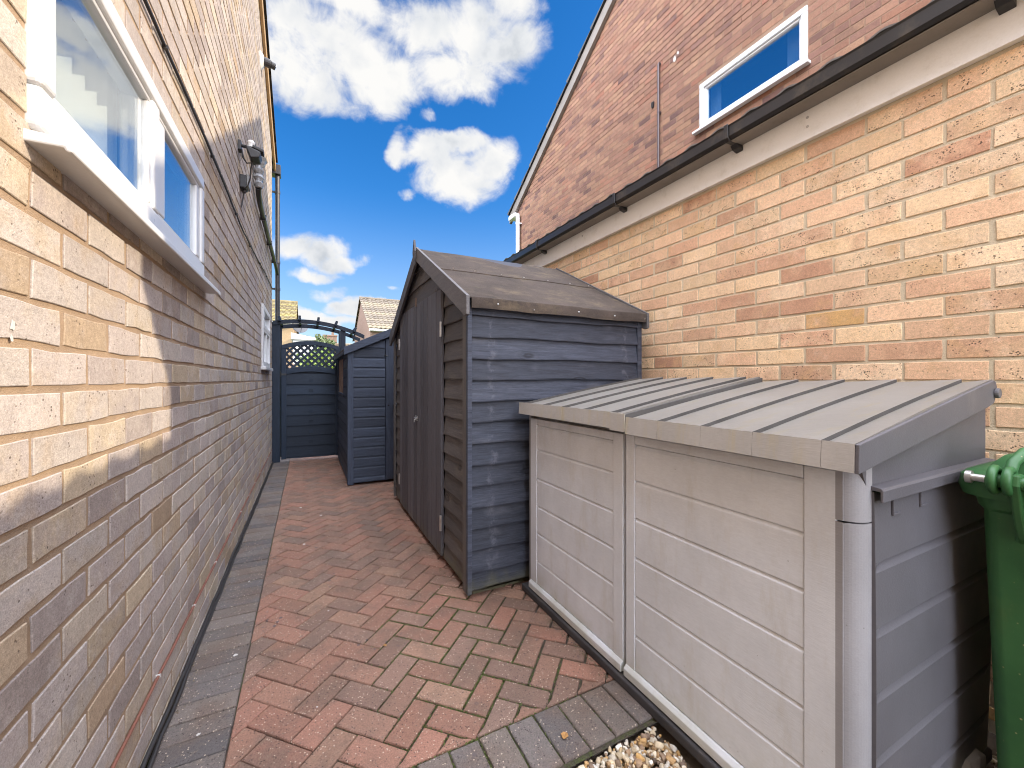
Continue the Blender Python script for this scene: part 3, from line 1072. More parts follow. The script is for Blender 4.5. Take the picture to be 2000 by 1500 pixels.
while x < 1.95:
    sk = 0.0
    paver(mb, [(x, 0.962), (x + 0.0955, 0.962), (x + 0.0955, 1.150), (x, 1.150)], 0.006, rr)
    moss_pts.append(((x, 0.962), (x, 1.15), 1.0))
    moss_pts.append(((x, 1.15), (x + 0.0955, 1.15), 1.0))
    x += 0.0955
tag(mb.build('path_edging', M['paver_grey'], recalc=False), kind='structure')
mb = MB()
nx, ny = 60, 220
for (x0, x1, y0, y1) in ((-0.412, 1.974, 0.95, 7.55),):
    mb.add([(x0, y0, -0.008), (x1, y0, -0.008), (x1, y1, -0.008), (x0, y1, -0.008)], [(0, 1, 2, 3)])
    mb.add([(x0, -1.6, -0.008), (XB, -1.6, -0.008), (XB, 0.95, -0.008), (x0, 0.95, -0.008)], [(0, 1, 2, 3)])
tag(mb.build('path_bedding', M['joint'], recalc=False), kind='structure')

for k in range(50):
    moss_pts.append(((XB, 1.2 + k * 0.05), (XB, 1.25 + k * 0.05), 0.55 if k % 7 < 3 else 0.1))
# moss in the joints
mb = MB()
rr = random.Random(5)


def patch_noise(x, y):
    return 0.5 + 0.25 * math.sin(x * 5.1 + 1.3 * math.sin(y * 3.3)) + 0.25 * math.sin(y * 4.3 + 1.7 * math.sin(x * 4.1 + 1))


for (a, b, wide) in moss_pts:
    l = math.hypot(b[0] - a[0], b[1] - a[1])
    mx, my = (a[0] + b[0]) / 2, (a[1] + b[1]) / 2
    if my > 3.6 or mx > 1.05:
        continue
    dens = patch_noise(mx, my) * (0.25 + wide) - 0.42
    if dens <= 0:
        continue
    for _ in range(int(l * 900 * dens * (2.0 if my < 2.2 else 1.0))):
        t = rr.random()
        px_, py_ = a[0] + (b[0] - a[0]) * t + rr.gauss(0, 0.0022), a[1] + (b[1] - a[1]) * t + rr.gauss(0, 0.0022)
        h = rr.uniform(0.001, 0.006)
        s = rr.uniform(0.0012, 0.0035)
        an = rr.uniform(0, 6.28)
        dx, dy = math.cos(an) * s, math.sin(an) * s
        z = -0.006
        lx_, ly_ = rr.uniform(-0.004, 0.004), rr.uniform(-0.004, 0.004)
        mb.add([(px_ - dx, py_ - dy, z), (px_ + dx, py_ + dy, z), (px_ + dx * .4 + lx_, py_ + dy * .4 + ly_, z + h), (px_ - dx * .4 + lx_, py_ - dy * .4 + ly_, z + h * 0.9)], [(0, 1, 2, 3)],
               (rr.random(), 0, 0))
tag(mb.build('moss', M['moss'], recalc=False), 'thin green moss growing in the joints of the red block path', 'moss', kind='stuff')

# gravel
ICO_V, ICO_F = [], []
bm_ = bmesh.new()
bmesh.ops.create_icosphere(bm_, subdivisions=2, radius=1.0)
ICO_V = [v.co.copy() for v in bm_.verts]
ICO_F = [tuple(v.index for v in f.verts) for f in bm_.faces]
bm_.free()
mb = MB()
rr = random.Random(3)
for i in range(5600):
    front = i < 4300
    x = rr.uniform(0.52, 1.0) if front else rr.uniform(1.0, 1.96)
    y = rr.uniform(0.40, 0.955) if front else rr.uniform(-0.2, 0.44)
    s = rr.choice((0.005, 0.006, 0.007, 0.009, 0.011, 0.013)) * (1.0 if i % 3 else 0.8)
    if y + s * 1.2 > 0.958 or (front and x + s > 0.997):
        continue
    q = Matrix.Rotation(rr.uniform(0, 6.28), 3, 'Z') @ Matrix.Rotation(rr.uniform(-0.7, 0.7), 3, 'X')
    sx, sy, sz = s * rr.uniform(0.8, 1.5), s * rr.uniform(0.7, 1.1), s * rr.uniform(0.5, 0.85)
    ph = [rr.uniform(0, 6.28) for _ in range(6)]
    zo = -0.034 + rr.uniform(0.0, 0.022)
    vs = []
    for v in ICO_V:
        k = 1 + 0.16 * math.sin(3.1 * v.x + ph[0]) + 0.14 * math.sin(3.7 * v.y + ph[1]) + 0.14 * math.sin(3.3 * v.z + ph[2])
        w = Vector((max(-0.8, min(0.8, v.x * k)) * sx, max(-0.75, min(0.75, v.y * k)) * sy, v.z * k * sz))
        w = q @ w
        vs.append((x + w.x, y + w.y, zo + w.z))
    mb.add(vs, ICO_F, (rr.random() ** 0.8, rr.random(), 0))
tag(mb.build('gravel', M['stone'], smooth=True, recalc=False), 'mixed tan, cream and brown gravel at the foot of the grey storage box', 'gravel', kind='stuff')

# ------------------------------------------------------------------ house on the left
LX = -0.412
house = thing('brick_house', 'pale buff brick house close on the left with white windows and dark cable runs', 'house', (LX, 3.0, 0))
HY0, HY1 = -3.2, 6.15
APY, EAVZ, SL = 2.0, 4.17, 0.393


def ltop(y):
    return EAVZ + SL * (HY1 - max(y, 2 * APY - y)) if y < APY else EAVZ + SL * (HY1 - y)


def lplace(u, out, z):
    return (LX + out, u, z)


win1 = (0.955, 2.150, 1.515, 1.962)
win2 = (4.78, 5.62, 1.235, 1.875)
mb = MB()
brick_field(mb, lplace, -1.2, HY1, 0.0, 6.2, 0.1985, 0.075, 1.082, 1.163, joint=0.0125, holes=[win1, win2], top=ltop, seed=21, wob=0.0024)
slab_with_holes(mb, lplace, HY0, HY1, -0.1, EAVZ, -0.0028, -0.16, [win1, win2], 1)
tp = [(LX - 0.0028, HY0, EAVZ), (LX - 0.0028, HY1, EAVZ), (LX - 0.0028, APY, ltop(APY)), (LX - 0.0028, HY0, ltop(HY0))]
mb.prism(tp, (-0.156, 0, 0), None, 1)
mb.build('wall', [M['brick_buff'], M['mortar_buff']], house, recalc=False)
mb = MB()
mb.box(LX - 7.5, LX - 0.161, HY1 - 0.2, HY1 - 0.002, -0.1, EAVZ)
mb.box(LX - 7.5, LX - 0.161, HY0, HY0 + 0.2, -0.1, EAVZ)
mb.box(LX - 7.7, LX - 7.5, HY0, HY1, -0.1, EAVZ)
mb.box(LX - 7.5, LX - 0.161, HY0 + 0.2, HY1 - 0.2, 2.45, 2.6)
mb.box(LX - 2.6, LX - 2.5, HY0 + 0.2, HY1 - 0.2, 0, 2.44)
mb.build('inner_wall', M['dark_room'], house)
mb = MB()
# two roof slopes, tile edge and verge
for sgn in (1, -1):
    y_e = HY1 + 0.28 if sgn > 0 else 2 * APY - HY1 - 0.28
    z_e = ltop(HY1) - SL * 0.28
    z_a = ltop(APY)
    n = Vector((0, sgn * SL, 1)).normalized()
    tiled_roof(mb, (LX + 0.05, y_e, z_e + 0.03), (LX - 7.9, y_e, z_e + 0.03), (0, APY - y_e, z_a - z_e), n, courses=16, th=0.03)
    mb.prism([(LX + 0.02, y_e, z_e + 0.004), (LX + 0.02, APY, z_a + 0.004), (LX + 0.02, APY, z_a + 0.03), (LX + 0.02, y_e, z_e + 0.03)], (-7.8, 0, 0))
mb.build('roof', M['tile_dark'], house)
mb = MB()
for sgn in (1, -1):
    y_e = HY1 + 0.27 if sgn > 0 else 2 * APY - HY1 - 0.27
    z_e = ltop(HY1) - SL * 0.27
    z_a = ltop(APY)
    mb.prism([(LX + 0.003, y_e, z_e - 0.13), (LX + 0.003, APY, z_a - 0.13), (LX + 0.003, APY, z_a + 0.002), (LX + 0.003, y_e, z_e + 0.002)], (0.026, 0, 0))
mb.build('verge_board', M['verge'], house, bevel=0.003)


def frame_bars(mb, plx0, plx1, y0, y1, z0, z1, w):
    """rectangular frame in the YZ plane with butted corners"""
    mb.box(plx0, plx1, y0, y1, z0, z0 + w)
    mb.box(plx0, plx1, y0, y1, z1 - w, z1)
    mb.box(plx0, plx1, y0, y0 + w, z0 + w, z1 - w)
    mb.box(plx0, plx1, y1 - w, y1, z0 + w, z1 - w)


# window over the viewer's left shoulder
mb = MB()
y0, y1, z0, z1 = win1
fx0, fx1 = LX - 0.06, LX + 0.018
mb.box(fx0, fx1, y0, y1, 1.520, 1.592)
mb.box(fx0, fx1, y0, y1, z1 - 0.052, z1)
mb.box(fx0, fx1, y0, y0 + 0.048, 1.592, z1 - 0.052)
mb.box(fx0, fx1, y1 - 0.046, y1, 1.592, z1 - 0.052)
mb.box(fx0, fx1, 1.507, 1.562, 1.592, z1 - 0.052)
w1 = mb.build('window', M['upvc'], house, bevel=0.009, seg=3)
mb = MB()
sx0, sx1 = LX - 0.035, LX + 0.010
mb.box(sx0, sx1, 1.5635, 2.103, 1.5935, 1.606)
mb.box(sx0, sx1, 1.5635, 2.103, z1 - 0.066, z1 - 0.0535)
mb.box(sx0, sx1, 1.5635, 1.640, 1.606, z1 - 0.066)
mb.box(sx0, sx1, 2.050, 2.103, 1.606, z1 - 0.066)
mb.build('sash', M['upvc'], w1, bevel=0.006, seg=3)
mb = MB()
frame_bars(mb, LX - 0.020, LX + 0.010, 1.0035, 1.5065, 1.5925, z1 - 0.0525, 0.013)
mb.build('glazing_bead', M['upvc'], w1, bevel=0.005)
mb = MB()
mb.box(LX - 0.006, LX - 0.002, 1.005, 1.505, 1.595, z1 - 0.054)
mb.build('pane', M['glass'], w1)
mb = MB()
mb.box(LX - 0.006, LX - 0.002, 1.63, 2.06, 1.600, z1 - 0.060)
mb.build('pane', M['glass'], w1)
mb = MB()
prof = [(LX - 0.02, 1.512), (LX + 0.052, 1.506), (LX + 0.057, 1.502), (LX + 0.057, 1.484), (LX + 0.049, 1.484), (LX + 0.047, 1.490), (LX - 0.004, 1.490), (LX - 0.02, 1.490)]
mb.prism([(x, 0.945, z) for x, z in prof], (0, 1.318, 0))
mb.build('sill', M['upvc'], w1, bevel=0.003)
mb = MB()
for i in range(9):
    yc = 1.02 + i * 0.062
    an = R(52)
    dx, dy = math.sin(an) * 0.044, math.cos(an) * 0.044
    mb.prism([(LX - 0.11 - dx, yc - dy, 1.50), (LX - 0.11 + dx, yc + dy, 1.50), (LX - 0.11 + dx, yc + dy, 1.98), (LX - 0.11 - dx, yc - dy, 1.98)], (0.0012, -0.0012, 0))
mb.build('blind', M['blind'], w1)
# far window
mb = MB()
y0, y1, z0, z1 = win2
frame_bars(mb, LX - 0.06, LX + 0.016, y0, y1, z0, z1, 0.05)
zt = 1.62
mb.box(LX - 0.06, LX + 0.016, y0 + 0.05, y1 - 0.05, zt - 0.025, zt + 0.025)
mb.box(LX - 0.06, LX + 0.016, 5.17, 5.22, z0 + 0.05, zt - 0.025)
w2 = mb.build('window', M['upvc'], house, bevel=0.005)
mb = MB()
frame_bars(mb, LX - 0.03, LX + 0.020, y0 + 0.03, y1 - 0.03, zt + 0.005, z1 - 0.02, 0.045)
mb.build('sash', M['upvc'], w2, bevel=0.005)
mb = MB()
mb.box(LX - 0.03, LX - 0.026, y0 + 0.04, y1 - 0.04, z0 + 0.04, zt - 0.01)
mb.build('pane', M['glass'], w2)
mb = MB()
mb.box(LX - 0.014, LX - 0.010, y0 + 0.04, y1 - 0.04, zt + 0.015, z1 - 0.03)
mb.build('pane', M['glass'], w2)
mb = MB()
mb.box(LX - 0.02, LX + 0.045, y0 - 0.04, y1 + 0.04, 1.198, 1.232)
mb.build('sill', M['upvc'], w2, bevel=0.004)
# gutter end and downpipe on the far corner
mb = MB()
gz = EAVZ - SL * 0.28 - 0.02
mb.box(LX - 7.9, LX + 0.045, HY1 + 0.26, HY1 + 0.37, gz - 0.085, gz + 0.005)
mb.box(LX - 0.03, LX + 0.085, HY1 + 0.235, HY1 + 0.385, gz - 0.12, gz + 0.012)
gt = mb.build('gutter', M['pipe_black'], house, bevel=0.006)
mb = MB()
mb.tube([(LX + 0.045, HY1 + 0.30, gz - 0.11), (LX + 0.045, HY1 + 0.30, 0.0)], 0.030, 14)
for zc in (gz - 0.35, 2.72, 2.35, 1.2):
    mb.tube([(LX + 0.045, HY1 + 0.30, zc - 0.018), (LX + 0.045, HY1 + 0.30, zc + 0.018)], 0.035, 14)
    mb.box(LX - 0.05, LX + 0.03, HY1 + 0.292, HY1 + 0.308, zc - 0.012, zc + 0.012)
mb.build('downpipe', M['pipe_grey'], house, smooth=True)
# waste pipe along the wall into the downpipe
mb = MB()
mb.tube([(LX + 0.04, 4.05, 2.735), (LX + 0.036, 4.12, 2.705), (LX + 0.032, 4.3, 2.685), (LX + 0.03, 5.3, 2.655), (LX + 0.035, 6.30, 2.625), (LX + 0.045, 6.44, 2.55)], 0.022, 12)
for yc, zc in ((4.6, 2.676), (5.35, 2.6535), (6.05, 2.632)):
    mb.box(LX, LX + 0.055, yc - 0.012, yc + 0.012, zc - 0.026, zc + 0.026)
mb.build('waste_pipe', M['pipe_black'], house, smooth=True)
# paint fleck on the bricks
mb = MB()
rr = random.Random(8)


def splat(mb, pos, r, nrm_axis, th=0.002):
    k = 10
    ring = []
    for i in range(k):
        t = 2 * math.pi * i / k
        q = r * rr.uniform(0.55, 1.15)
        ring.append((q * math.cos(t), q * 1.5 * math.sin(t)))
    if nrm_axis == 'x':
        mb.prism([(pos[0], pos[1] + a, pos[2] + b) for a, b in ring], (th, 0, 0))
    elif nrm_axis == '-x':
        mb.prism([(pos[0], pos[1] + a, pos[2] + b) for a, b in ring], (-th, 0, 0))
    else:
        mb.prism([(pos[0] + a, pos[1] + b * 0.7, pos[2]) for a, b in ring], (0, 0, th))


splat(mb, (LX + 0.0006, 0.917, 1.185), 0.0065, 'x', 0.0006)
splat(mb, (LX + 0.0006, 0.914, 1.164), 0.0045, 'x', 0.0006)
mb.build('paint_fleck', M['white_bit'], house)

# ------------------------------------------------------------------ cables and fittings on the left wall
mb = MB()
rr = random.Random(4)
pts = []
for i in range(60):
    y = -1.0 + i * 7.1 / 59
    pts.append((LX + 0.008 + rr.uniform(-.001, .001), y, 2.16 - 0.012 * math.sin(y * 2.1) + rr.uniform(-.003, .003) + max(0, y - 3.4) * 0.045))
mb.tube(pts, 0.0055, 8)
for i in range(4, 58, 6):
    p = pts[i]
    mb.box(LX, p[0] + 0.008, p[1] - 0.006, p[1] + 0.006, p[2] - 0.008, p[2] + 0.003)
tag(mb.build('wall_cable', M['cable_black'], smooth=True, loc=(LX, 1, 2.16)), 'black cable clipped high along the buff brick wall above the window', 'cable')
mb = MB()
pts = [(LX + 0.006, -1.0 + i * 7.05 / 49, 0.189 + rr.uniform(-.0025, .0025)) for i in range(50)]
mb.tube(pts, 0.0042, 8)
for i in range(3, 50, 3):
    mb.box(LX, LX + 0.0115, pts[i][1] - 0.0025, pts[i][1] + 0.0025, pts[i][2] - 0.0035, pts[i][2] + 0.005, None, 1)
tag(mb.build('wall_cable', [M['cable_red'], M['white_bit']], smooth=True, loc=(LX, 1, 0.19)), 'thin red brown cable clipped low along the left brick wall', 'cable')
mb = MB()
for k, dz in enumerate((0.012, 0.028)):
    pts = [(LX + 0.010 + rr.uniform(-.003, .003) + 0.006 * (1 - k), -1.0 + i * 7.1 / 69, dz + rr.uniform(-.003, .004)) for i in range(70)]
    mb.tube(pts, 0.0065, 8)
tag(mb.build('ground_cable', M['cable_black'], smooth=True, loc=(LX, 1, 0)), 'pair of black cables lying along the foot of the left brick wall', 'cable')

# motion sensor lamp, with its cable and junction box
lamp = thing('security_light', 'dark flood lamp with white sensor dome on an arm half way along the left wall', 'lamp', (LX, 3.25, 2.66))
mb = MB()
mb.box(LX, LX + 0.018, 3.215, 3.275, 2.635, 2.70)
mb.tube([(LX + 0.018, 3.245, 2.675), (LX + 0.05, 3.235, 2.668), (LX + 0.085, 3.225, 2.66)], 0.011, 10)
mb.build('bracket', M['black_plastic'], lamp, bevel=0.003)
mb = MB()
mb.prism([(LX + 0.045, 3.17, 2.655), (LX + 0.135, 3.17, 2.625), (LX + 0.125, 3.17, 2.585), (LX + 0.075, 3.17, 2.575)], (0, 0.11, 0))
mb.prism([(LX + 0.085, 3.18, 2.672), (LX + 0.15, 3.18, 2.652), (LX + 0.15, 3.18, 2.628), (LX + 0.085, 3.18, 2.648)], (0, 0.07, 0))
mb.build('lamp_head', M['black_plastic'], lamp, bevel=0.006)
mb = MB()
mb.ball((LX + 0.075, 3.225, 2.695), 0.023, 14, 8, squash=(1, 1, 0.9))
mb.tube([(LX + 0.075, 3.225, 2.665), (LX + 0.075, 3.225, 2.69)], 0.02, 14)
mb.build('sensor', M['lamp_white'], lamp, smooth=True)
mb = MB()
mb.tube([(LX + 0.02, 3.245, 2.64), (LX + 0.03, 3.235, 2.59), (LX + 0.05, 3.225, 2.555), (LX + 0.075, 3.22, 2.56), (LX + 0.08, 3.23, 2.60)], 0.0045, 8)
mb.tube([(LX + 0.08, 3.235, 2.575), (LX + 0.07, 3.25, 2.53), (LX + 0.065, 3.26, 2.47), (LX + 0.05, 3.27, 2.42), (LX + 0.03, 3.28, 2.405)], 0.0045, 8)
mb.tube([(LX + 0.02, 3.245, 2.65), (LX + 0.022, 3.24, 2.60), (LX + 0.04, 3.23, 2.57)], 0.004, 8)
mb.build('lead', M['cable_black'], lamp, smooth=True)
jb = thing('junction_box', 'small grey junction box on the left wall below the lamp', 'junction box', (LX, 3.32, 2.46))
mb = MB()
mb.box(LX, LX + 0.040, 3.29, 3.38, 2.415, 2.505)
mb.build('box_body', M['black_plastic'], jb, bevel=0.006)
mb = MB()
mb.box(LX + 0.041, LX + 0.055, 3.288, 3.382, 2.425, 2.508)
mb.build('box_cover', M['grey_box'], jb, bevel=0.003)
mb = MB()
mb.tube([(LX + 0.022, 3.335, 2.412), (LX + 0.022, 3.335, 2.395)], 0.012, 10)
mb.tube([(LX + 0.022, 3.335, 2.40), (LX + 0.014, 3.34, 2.35), (LX + 0.006, 3.33, 2.29)], 0.004, 8)
mb.build('gland', M['cable_black'], jb)
# vent pipe end wrapped in clear plastic
wrap = thing('wrapped_pipe_end', 'pipe end bundled in crinkled clear plastic above the waste pipe', 'pipe wrap', (LX, 4.05, 2.75))
mb = MB()
rr = random.Random(12)
rings = []
for i in range(16):
    z = 2.735 + i * 0.0165
    rad = 0.034 * (0.75 + 0.45 * math.sin(i * 0.9) ** 2) if i < 13 else 0.032 + 0.012 * (i - 12)
    rings.append([(LX + 0.045 + rad * rr.uniform(.8, 1.15) * math.cos(2 * math.pi * k / 12), 4.05 + rad * 1.3 * rr.uniform(.8, 1.15) * math.sin(2 * math.pi * k / 12), z) for k in range(12)])
mb.loft(rings)
mb.build('plastic_wrap', M['clear_wrap'], wrap, smooth=True)
mb = MB()
mb.tube([(LX + 0.045, 4.05, 2.965), (LX + 0.045, 4.05, 3.00)], 0.020, 12)
mb.build('pipe', M['pipe_black'], wrap, smooth=True)
hk = MB()
hk.tube([(LX, 3.86, 2.99), (LX + 0.025, 3.86, 2.99), (LX + 0.037, 3.865, 3.005), (LX + 0.030, 3.87, 3.025), (LX + 0.013, 3.87, 3.022)], 0.006, 8)
tag(hk.build('wall_hook', M['black_plastic'], smooth=True, loc=(LX, 3.86, 3.0)), 'little black hook screwed into the left wall above the lamp', 'hook')
camr = thing('security_camera', 'black camera on a white base high near the roof edge of the left wall', 'camera', (LX, 4.73, 4.28))
mb = MB()
mb.tube([(LX, 4.70, 4.27), (LX + 0.028, 4.70, 4.27)], [0.085, 0.05], 16)
mb.build('base_plate', M['lamp_white'], camr, smooth=True)
mb = MB()
mb.tube([(LX + 0.028, 4.70, 4.27), (LX + 0.085, 4.71, 4.265)], 0.040, 14)
mb.tube([(LX + 0.085, 4.71, 4.265), (LX + 0.125, 4.72, 4.26)], 0.032, 14)
mb.build('camera_body', M['black_plastic'], camr, bevel=0.003)
mb = MB()
mb.tube([(LX + 0.1255, 4.72, 4.26), (LX + 0.130, 4.721, 4.2595)], 0.022, 14)
mb.build('lens', M['glass_dark'], camr)

# ------------------------------------------------------------------ garage on the right
GX = 1.974
GY0, GY1 = -4.5, 5.0
garage = thing('garage', 'long low garage of golden brick on the right with white fascia and black gutter', 'garage', (GX, 1.5, 0))


def gplace(u, out, z):
    return (GX - out, u, z)


mb = MB()
brick_field(mb, gplace, -0.6, GY1, 0.0, 2.148, 0.2195, 0.075, 1.092, 0.458, joint=0.0118, seed=33, wob=0.0013)
slab_with_holes(mb, gplace, GY0, GY1, -0.1, 2.357, -0.003, -0.12, [], 1)
mb.box(GX + 0.121, 3.05, GY0, GY0 + 0.12, -0.1, 2.36, None, 1)
mb.box(GX + 0.121, 3.05, GY1 - 0.12, GY1, -0.1, 2.36, None, 1)
mb.build('wall', [M['brick_gold'], M['mortar_gold']], garage, recalc=False)
mb = MB()
mb.box(GX - 0.024, GX + 0.002, GY0, GY1 + 0.02, 2.150, 2.355)
for yc, zc in ((0.985, 2.245), (0.985, 2.285), (0.985, 2.205), (2.6, 2.24), (3.6, 2.24)):
    mb.tube([(GX - 0.024, yc, zc), (GX - 0.0265, yc, zc)], 0.006, 10, None, 1)
mb.build('fascia', [M['fascia'], M['steel']], garage)
mb = MB()
# box gutter: open channel
go, gi, gb, gtp, t = GX - 0.126, GX - 0.0245, 2.284, 2.350, 0.004
prof = [(gi, gb), (go + 0.012, gb), (go, gb + 0.012), (go, gtp - 0.008), (go - 0.004, gtp), (go + t, gtp), (go + t, gb + 0.014), (go + 0.014, gb + t), (gi - t, gb + t), (gi - t, gtp + 0.008), (gi, gtp + 0.008)]
mb.prism([(x, GY0, z) for x, z in prof], (0, GY1 + 0.04 - GY0, 0))
gut = mb.build('gutter', M['gutter'], garage)
mb = MB()
mb.box(go + 0.020, gi - 0.001, GY0, GY1 + 0.02, gb - 0.0075, gb - 0.002)
mb.build('soffit', plain('grey_soffit_board', (0.24, 0.215, 0.19), 0.8, 0.15, dirt=0.5, dirtc=(0.13, 0.11, 0.085), dscale=3.0), gut)
for yc in (-0.4, 0.42, 1.294, 2.113, 3.149, 4.05):
    mb = MB()
    pr = [(gi + 0.0, gb - 0.0025), (go + 0.010, gb - 0.0025), (go - 0.003, gb + 0.010), (go - 0.0035, gtp + 0.006), (go - 0.009, gtp + 0.006), (go - 0.009, gb + 0.004), (go + 0.006, gb - 0.0105), (gi, gb - 0.0105)]
    mb.prism([(x, yc - 0.011, z) for x, z in pr], (0, 0.022, 0))
    mb.prism([(gi, yc - 0.018, gb - 0.010), (gi - 0.050, yc - 0.018, gb - 0.010), (gi - 0.034, yc - 0.018, gb - 0.028), (gi, yc - 0.018, gb - 0.036)], (0, 0.036, 0))
    mb.build('bracket', M['gutter'], gut, bevel=0.002)
mb = MB()
seg = 520
vs, fs = [], []
for i in range(seg + 1):
    y = GY0 - 0.05 + (GY1 + 0.1 - GY0) * i / seg
    w = 0.011 * math.sin(2 * math.pi * y / 0.165)
    vs += [(GX - 0.098, y, 2.374 + w), (3.05, y, 2.56 + w), (GX - 0.098, y, 2.366 + w), (3.05, y, 2.552 + w)]
for i in range(seg):
    b = i * 4
    fs += [(b, b + 4, b + 5, b + 1), (b + 2, b + 3, b + 7, b + 6), (b, b + 2, b + 6, b + 4)]
mb.add(vs, fs)
mb.build('roof', M['sheet_roof'], garage, recalc=False, smooth=True)

# ------------------------------------------------------------------ neighbouring gabled house
NX = 3.10
NY0, NY1, NAP, NEZ, NSL = -0.18, 5.91, 2.87, 3.95, 0.629
nb = thing('gabled_house', 'tall red brown brick gabled house rising behind the garage', 'house', (NX, NAP, 0))


def ntop(y):
    return NEZ + NSL * (min(y - NY0, NY1 - y))


def nplace(u, out, z):
    return (NX - out, u, z)


mb = MB()
mb.box(NX - 0.06, NX + 8.2, NY0 - 0.235, NY0 - 0.003, NEZ - 0.36, NEZ - 0.16)
mb.build('eave_box', M['upvc'], nb, bevel=0.003)
nwin = (1.563, 2.425, 3.302, 3.700)
mb = MB()
brick_field(mb, nplace, 0.4, NY1, 2.2, 6.0, 0.160, 0.0545, 3.302, 1.563, joint=0.007, holes=[nwin], top=ntop, seed=44, wob=0.001, bev=0.0015)
slab_with_holes(mb, nplace, NY0, NY1, -0.1, NEZ, -0.002, -0.20, [nwin], 1)
mb.prism([(NX + 0.004, NY0, NEZ), (NX + 0.004, NY1, NEZ), (NX + 0.004, NAP, ntop(NAP))], (0.196, 0, 0), None, 1)
mb.build('wall', [M['brick_rust'], M['mortar_rust']], nb, recalc=False)
mb = MB()
mb.box(NX + 0.201, NX + 8, NY0, NY0 + 0.2, -0.1, NEZ)
mb.box(NX + 0.201, NX + 8, NY1 - 0.2, NY1, -0.1, NEZ)
mb.box(NX + 0.201, NX + 8, NY0 + 0.2, NY1 - 0.2, 2.7, 2.85)
mb.box(NX + 3.0, NX + 3.2, NY0 + 0.2, NY1 - 0.2, 2.86, NEZ)
mb.build('inner_wall', M['dark_room'], nb)
mb = MB()
for sgn in (1, -1):
    y_e = NY1 + 0.20 if sgn > 0 else NY0 - 0.20
    z_e = NEZ - NSL * 0.20
    n = Vector((0, sgn * NSL, 1)).normalized()
    tiled_roof(mb, (NX - 0.075, y_e, z_e + 0.05), (NX + 8.3, y_e, z_e + 0.05), (0, NAP - y_e, ntop(NAP) - z_e), n, courses=13, th=0.040)
    mb.prism([(NX - 0.03, y_e, z_e + 0.002), (NX - 0.03, NAP, ntop(NAP) + 0.002), (NX - 0.03, NAP, ntop(NAP) + 0.052), (NX - 0.03, y_e, z_e + 0.052)], (8.3, 0, 0))
mb.build('roof', M['tile_dark'], nb)
mb = MB()
for sgn in (1, -1):
    y_e = NY1 + 0.19 if sgn > 0 else NY0 - 0.19
    z_e = NEZ - NSL * 0.19
    mb.prism([(NX - 0.003, y_e, z_e - 0.10), (NX - 0.003, NAP, ntop(NAP) - 0.10), (NX - 0.003, NAP, ntop(NAP) + 0.048), (NX - 0.003, y_e, z_e + 0.048)], (-0.045, 0, 0))
mb.build('verge_board', M['verge_grey'], nb, bevel=0.003)
mb = MB()
y0, y1, z0, z1 = nwin
frame_bars(mb, NX - 0.012, NX + 0.06, y0, y1, z0, z1, 0.042)
nw = mb.build('window', M['upvc'], nb, bevel=0.005)
mb = MB()
frame_bars(mb, NX + 0.002, NX + 0.05, y0 + 0.0425, y1 - 0.0425, z0 + 0.0425, z1 - 0.0425, 0.016)
mb.build('glazing_bead', M['upvc'], nw, bevel=0.004)
mb = MB()
mb.box(NX + 0.020, NX + 0.024, y0 + 0.05, y1 - 0.05, z0 + 0.05, z1 - 0.05)
mb.build('pane', M['glass_dark'], nw)
mb = MB()
mb.box(NX - 0.045, NX - 0.001, y0 - 0.02, y1 + 0.05, z0 - 0.022, z0 - 0.001)
mb.build('sill', M['upvc'], nw, bevel=0.003)
mb = MB()
mb.box(NX + 0.10, NX + 0.105, y0 + 0.03, y0 + 0.19, z0 - 0.1, z1 + 0.05)
mb.build('curtain', M['blind'], nw)
mb = MB()
mb.box(NX + 0.10, NX + 0.105, y1 - 0.13, y1 - 0.03, z0 - 0.1, z1 + 0.05)
mb.build('curtain', M['blind'], nw)
mb = MB()
mb.tube([(NX, 2.874, 4.20), (NX - 0.02, 2.874, 4.205), (NX - 0.028, 2.874, 4.19), (NX - 0.028, 2.874, 2.55)], 0.011, 10)
mb.tube([(NX, 2.874, 3.72), (NX - 0.035, 2.874, 3.72)], 0.014, 8)
mb.build('overflow_pipe', plain('brown_plastic_pipe', (0.055, 0.035, 0.035), 0.45, 0.15), nb, smooth=True)
mb = MB()
mb.box(NX - 0.085, NX + 8.2, NY1 + 0.02, NY1 + 0.13, NEZ - 0.19, NEZ - 0.115)
mb.box(NX - 0.095, NX - 0.02, NY1 - 0.10, NY1 + 0.14, NEZ - 0.20, NEZ - 0.135)
mb.build('gutter', M['upvc'], nb, bevel=0.012, seg=3)
mb = MB()
mb.tube([(NX - 0.05, NY1 - 0.12, NEZ - 0.17), (NX - 0.05, NY1 - 0.12, 2.3)], 0.034, 14)
for zc in (NEZ - 0.32, 3.0):
    mb.tube([(NX - 0.05, NY1 - 0.12, zc - 0.015), (NX - 0.05, NY1 - 0.12, zc + 0.015)], 0.039, 14)
    mb.box(NX - 0.04, NX - 0.0015, NY1 - 0.16, NY1 - 0.08, zc - 0.01, zc + 0.01)
mb.build('downpipe', M['upvc'], nb, smooth=True)
mb = MB()
splat(mb, (NX - 0.003, 2.965, 3.86), 0.022, '-x', 0.012)
mb.build('cable_hole', M['hole'], nb)
mb = MB()
splat(mb, (NX - 0.003, 2.70, 4.13), 0.02, '-x', 0.002)
splat(mb, (NX - 0.003, 2.66, 4.16), 0.012, '-x', 0.002)
mb.build('paint_fleck', M['white_bit'], nb)


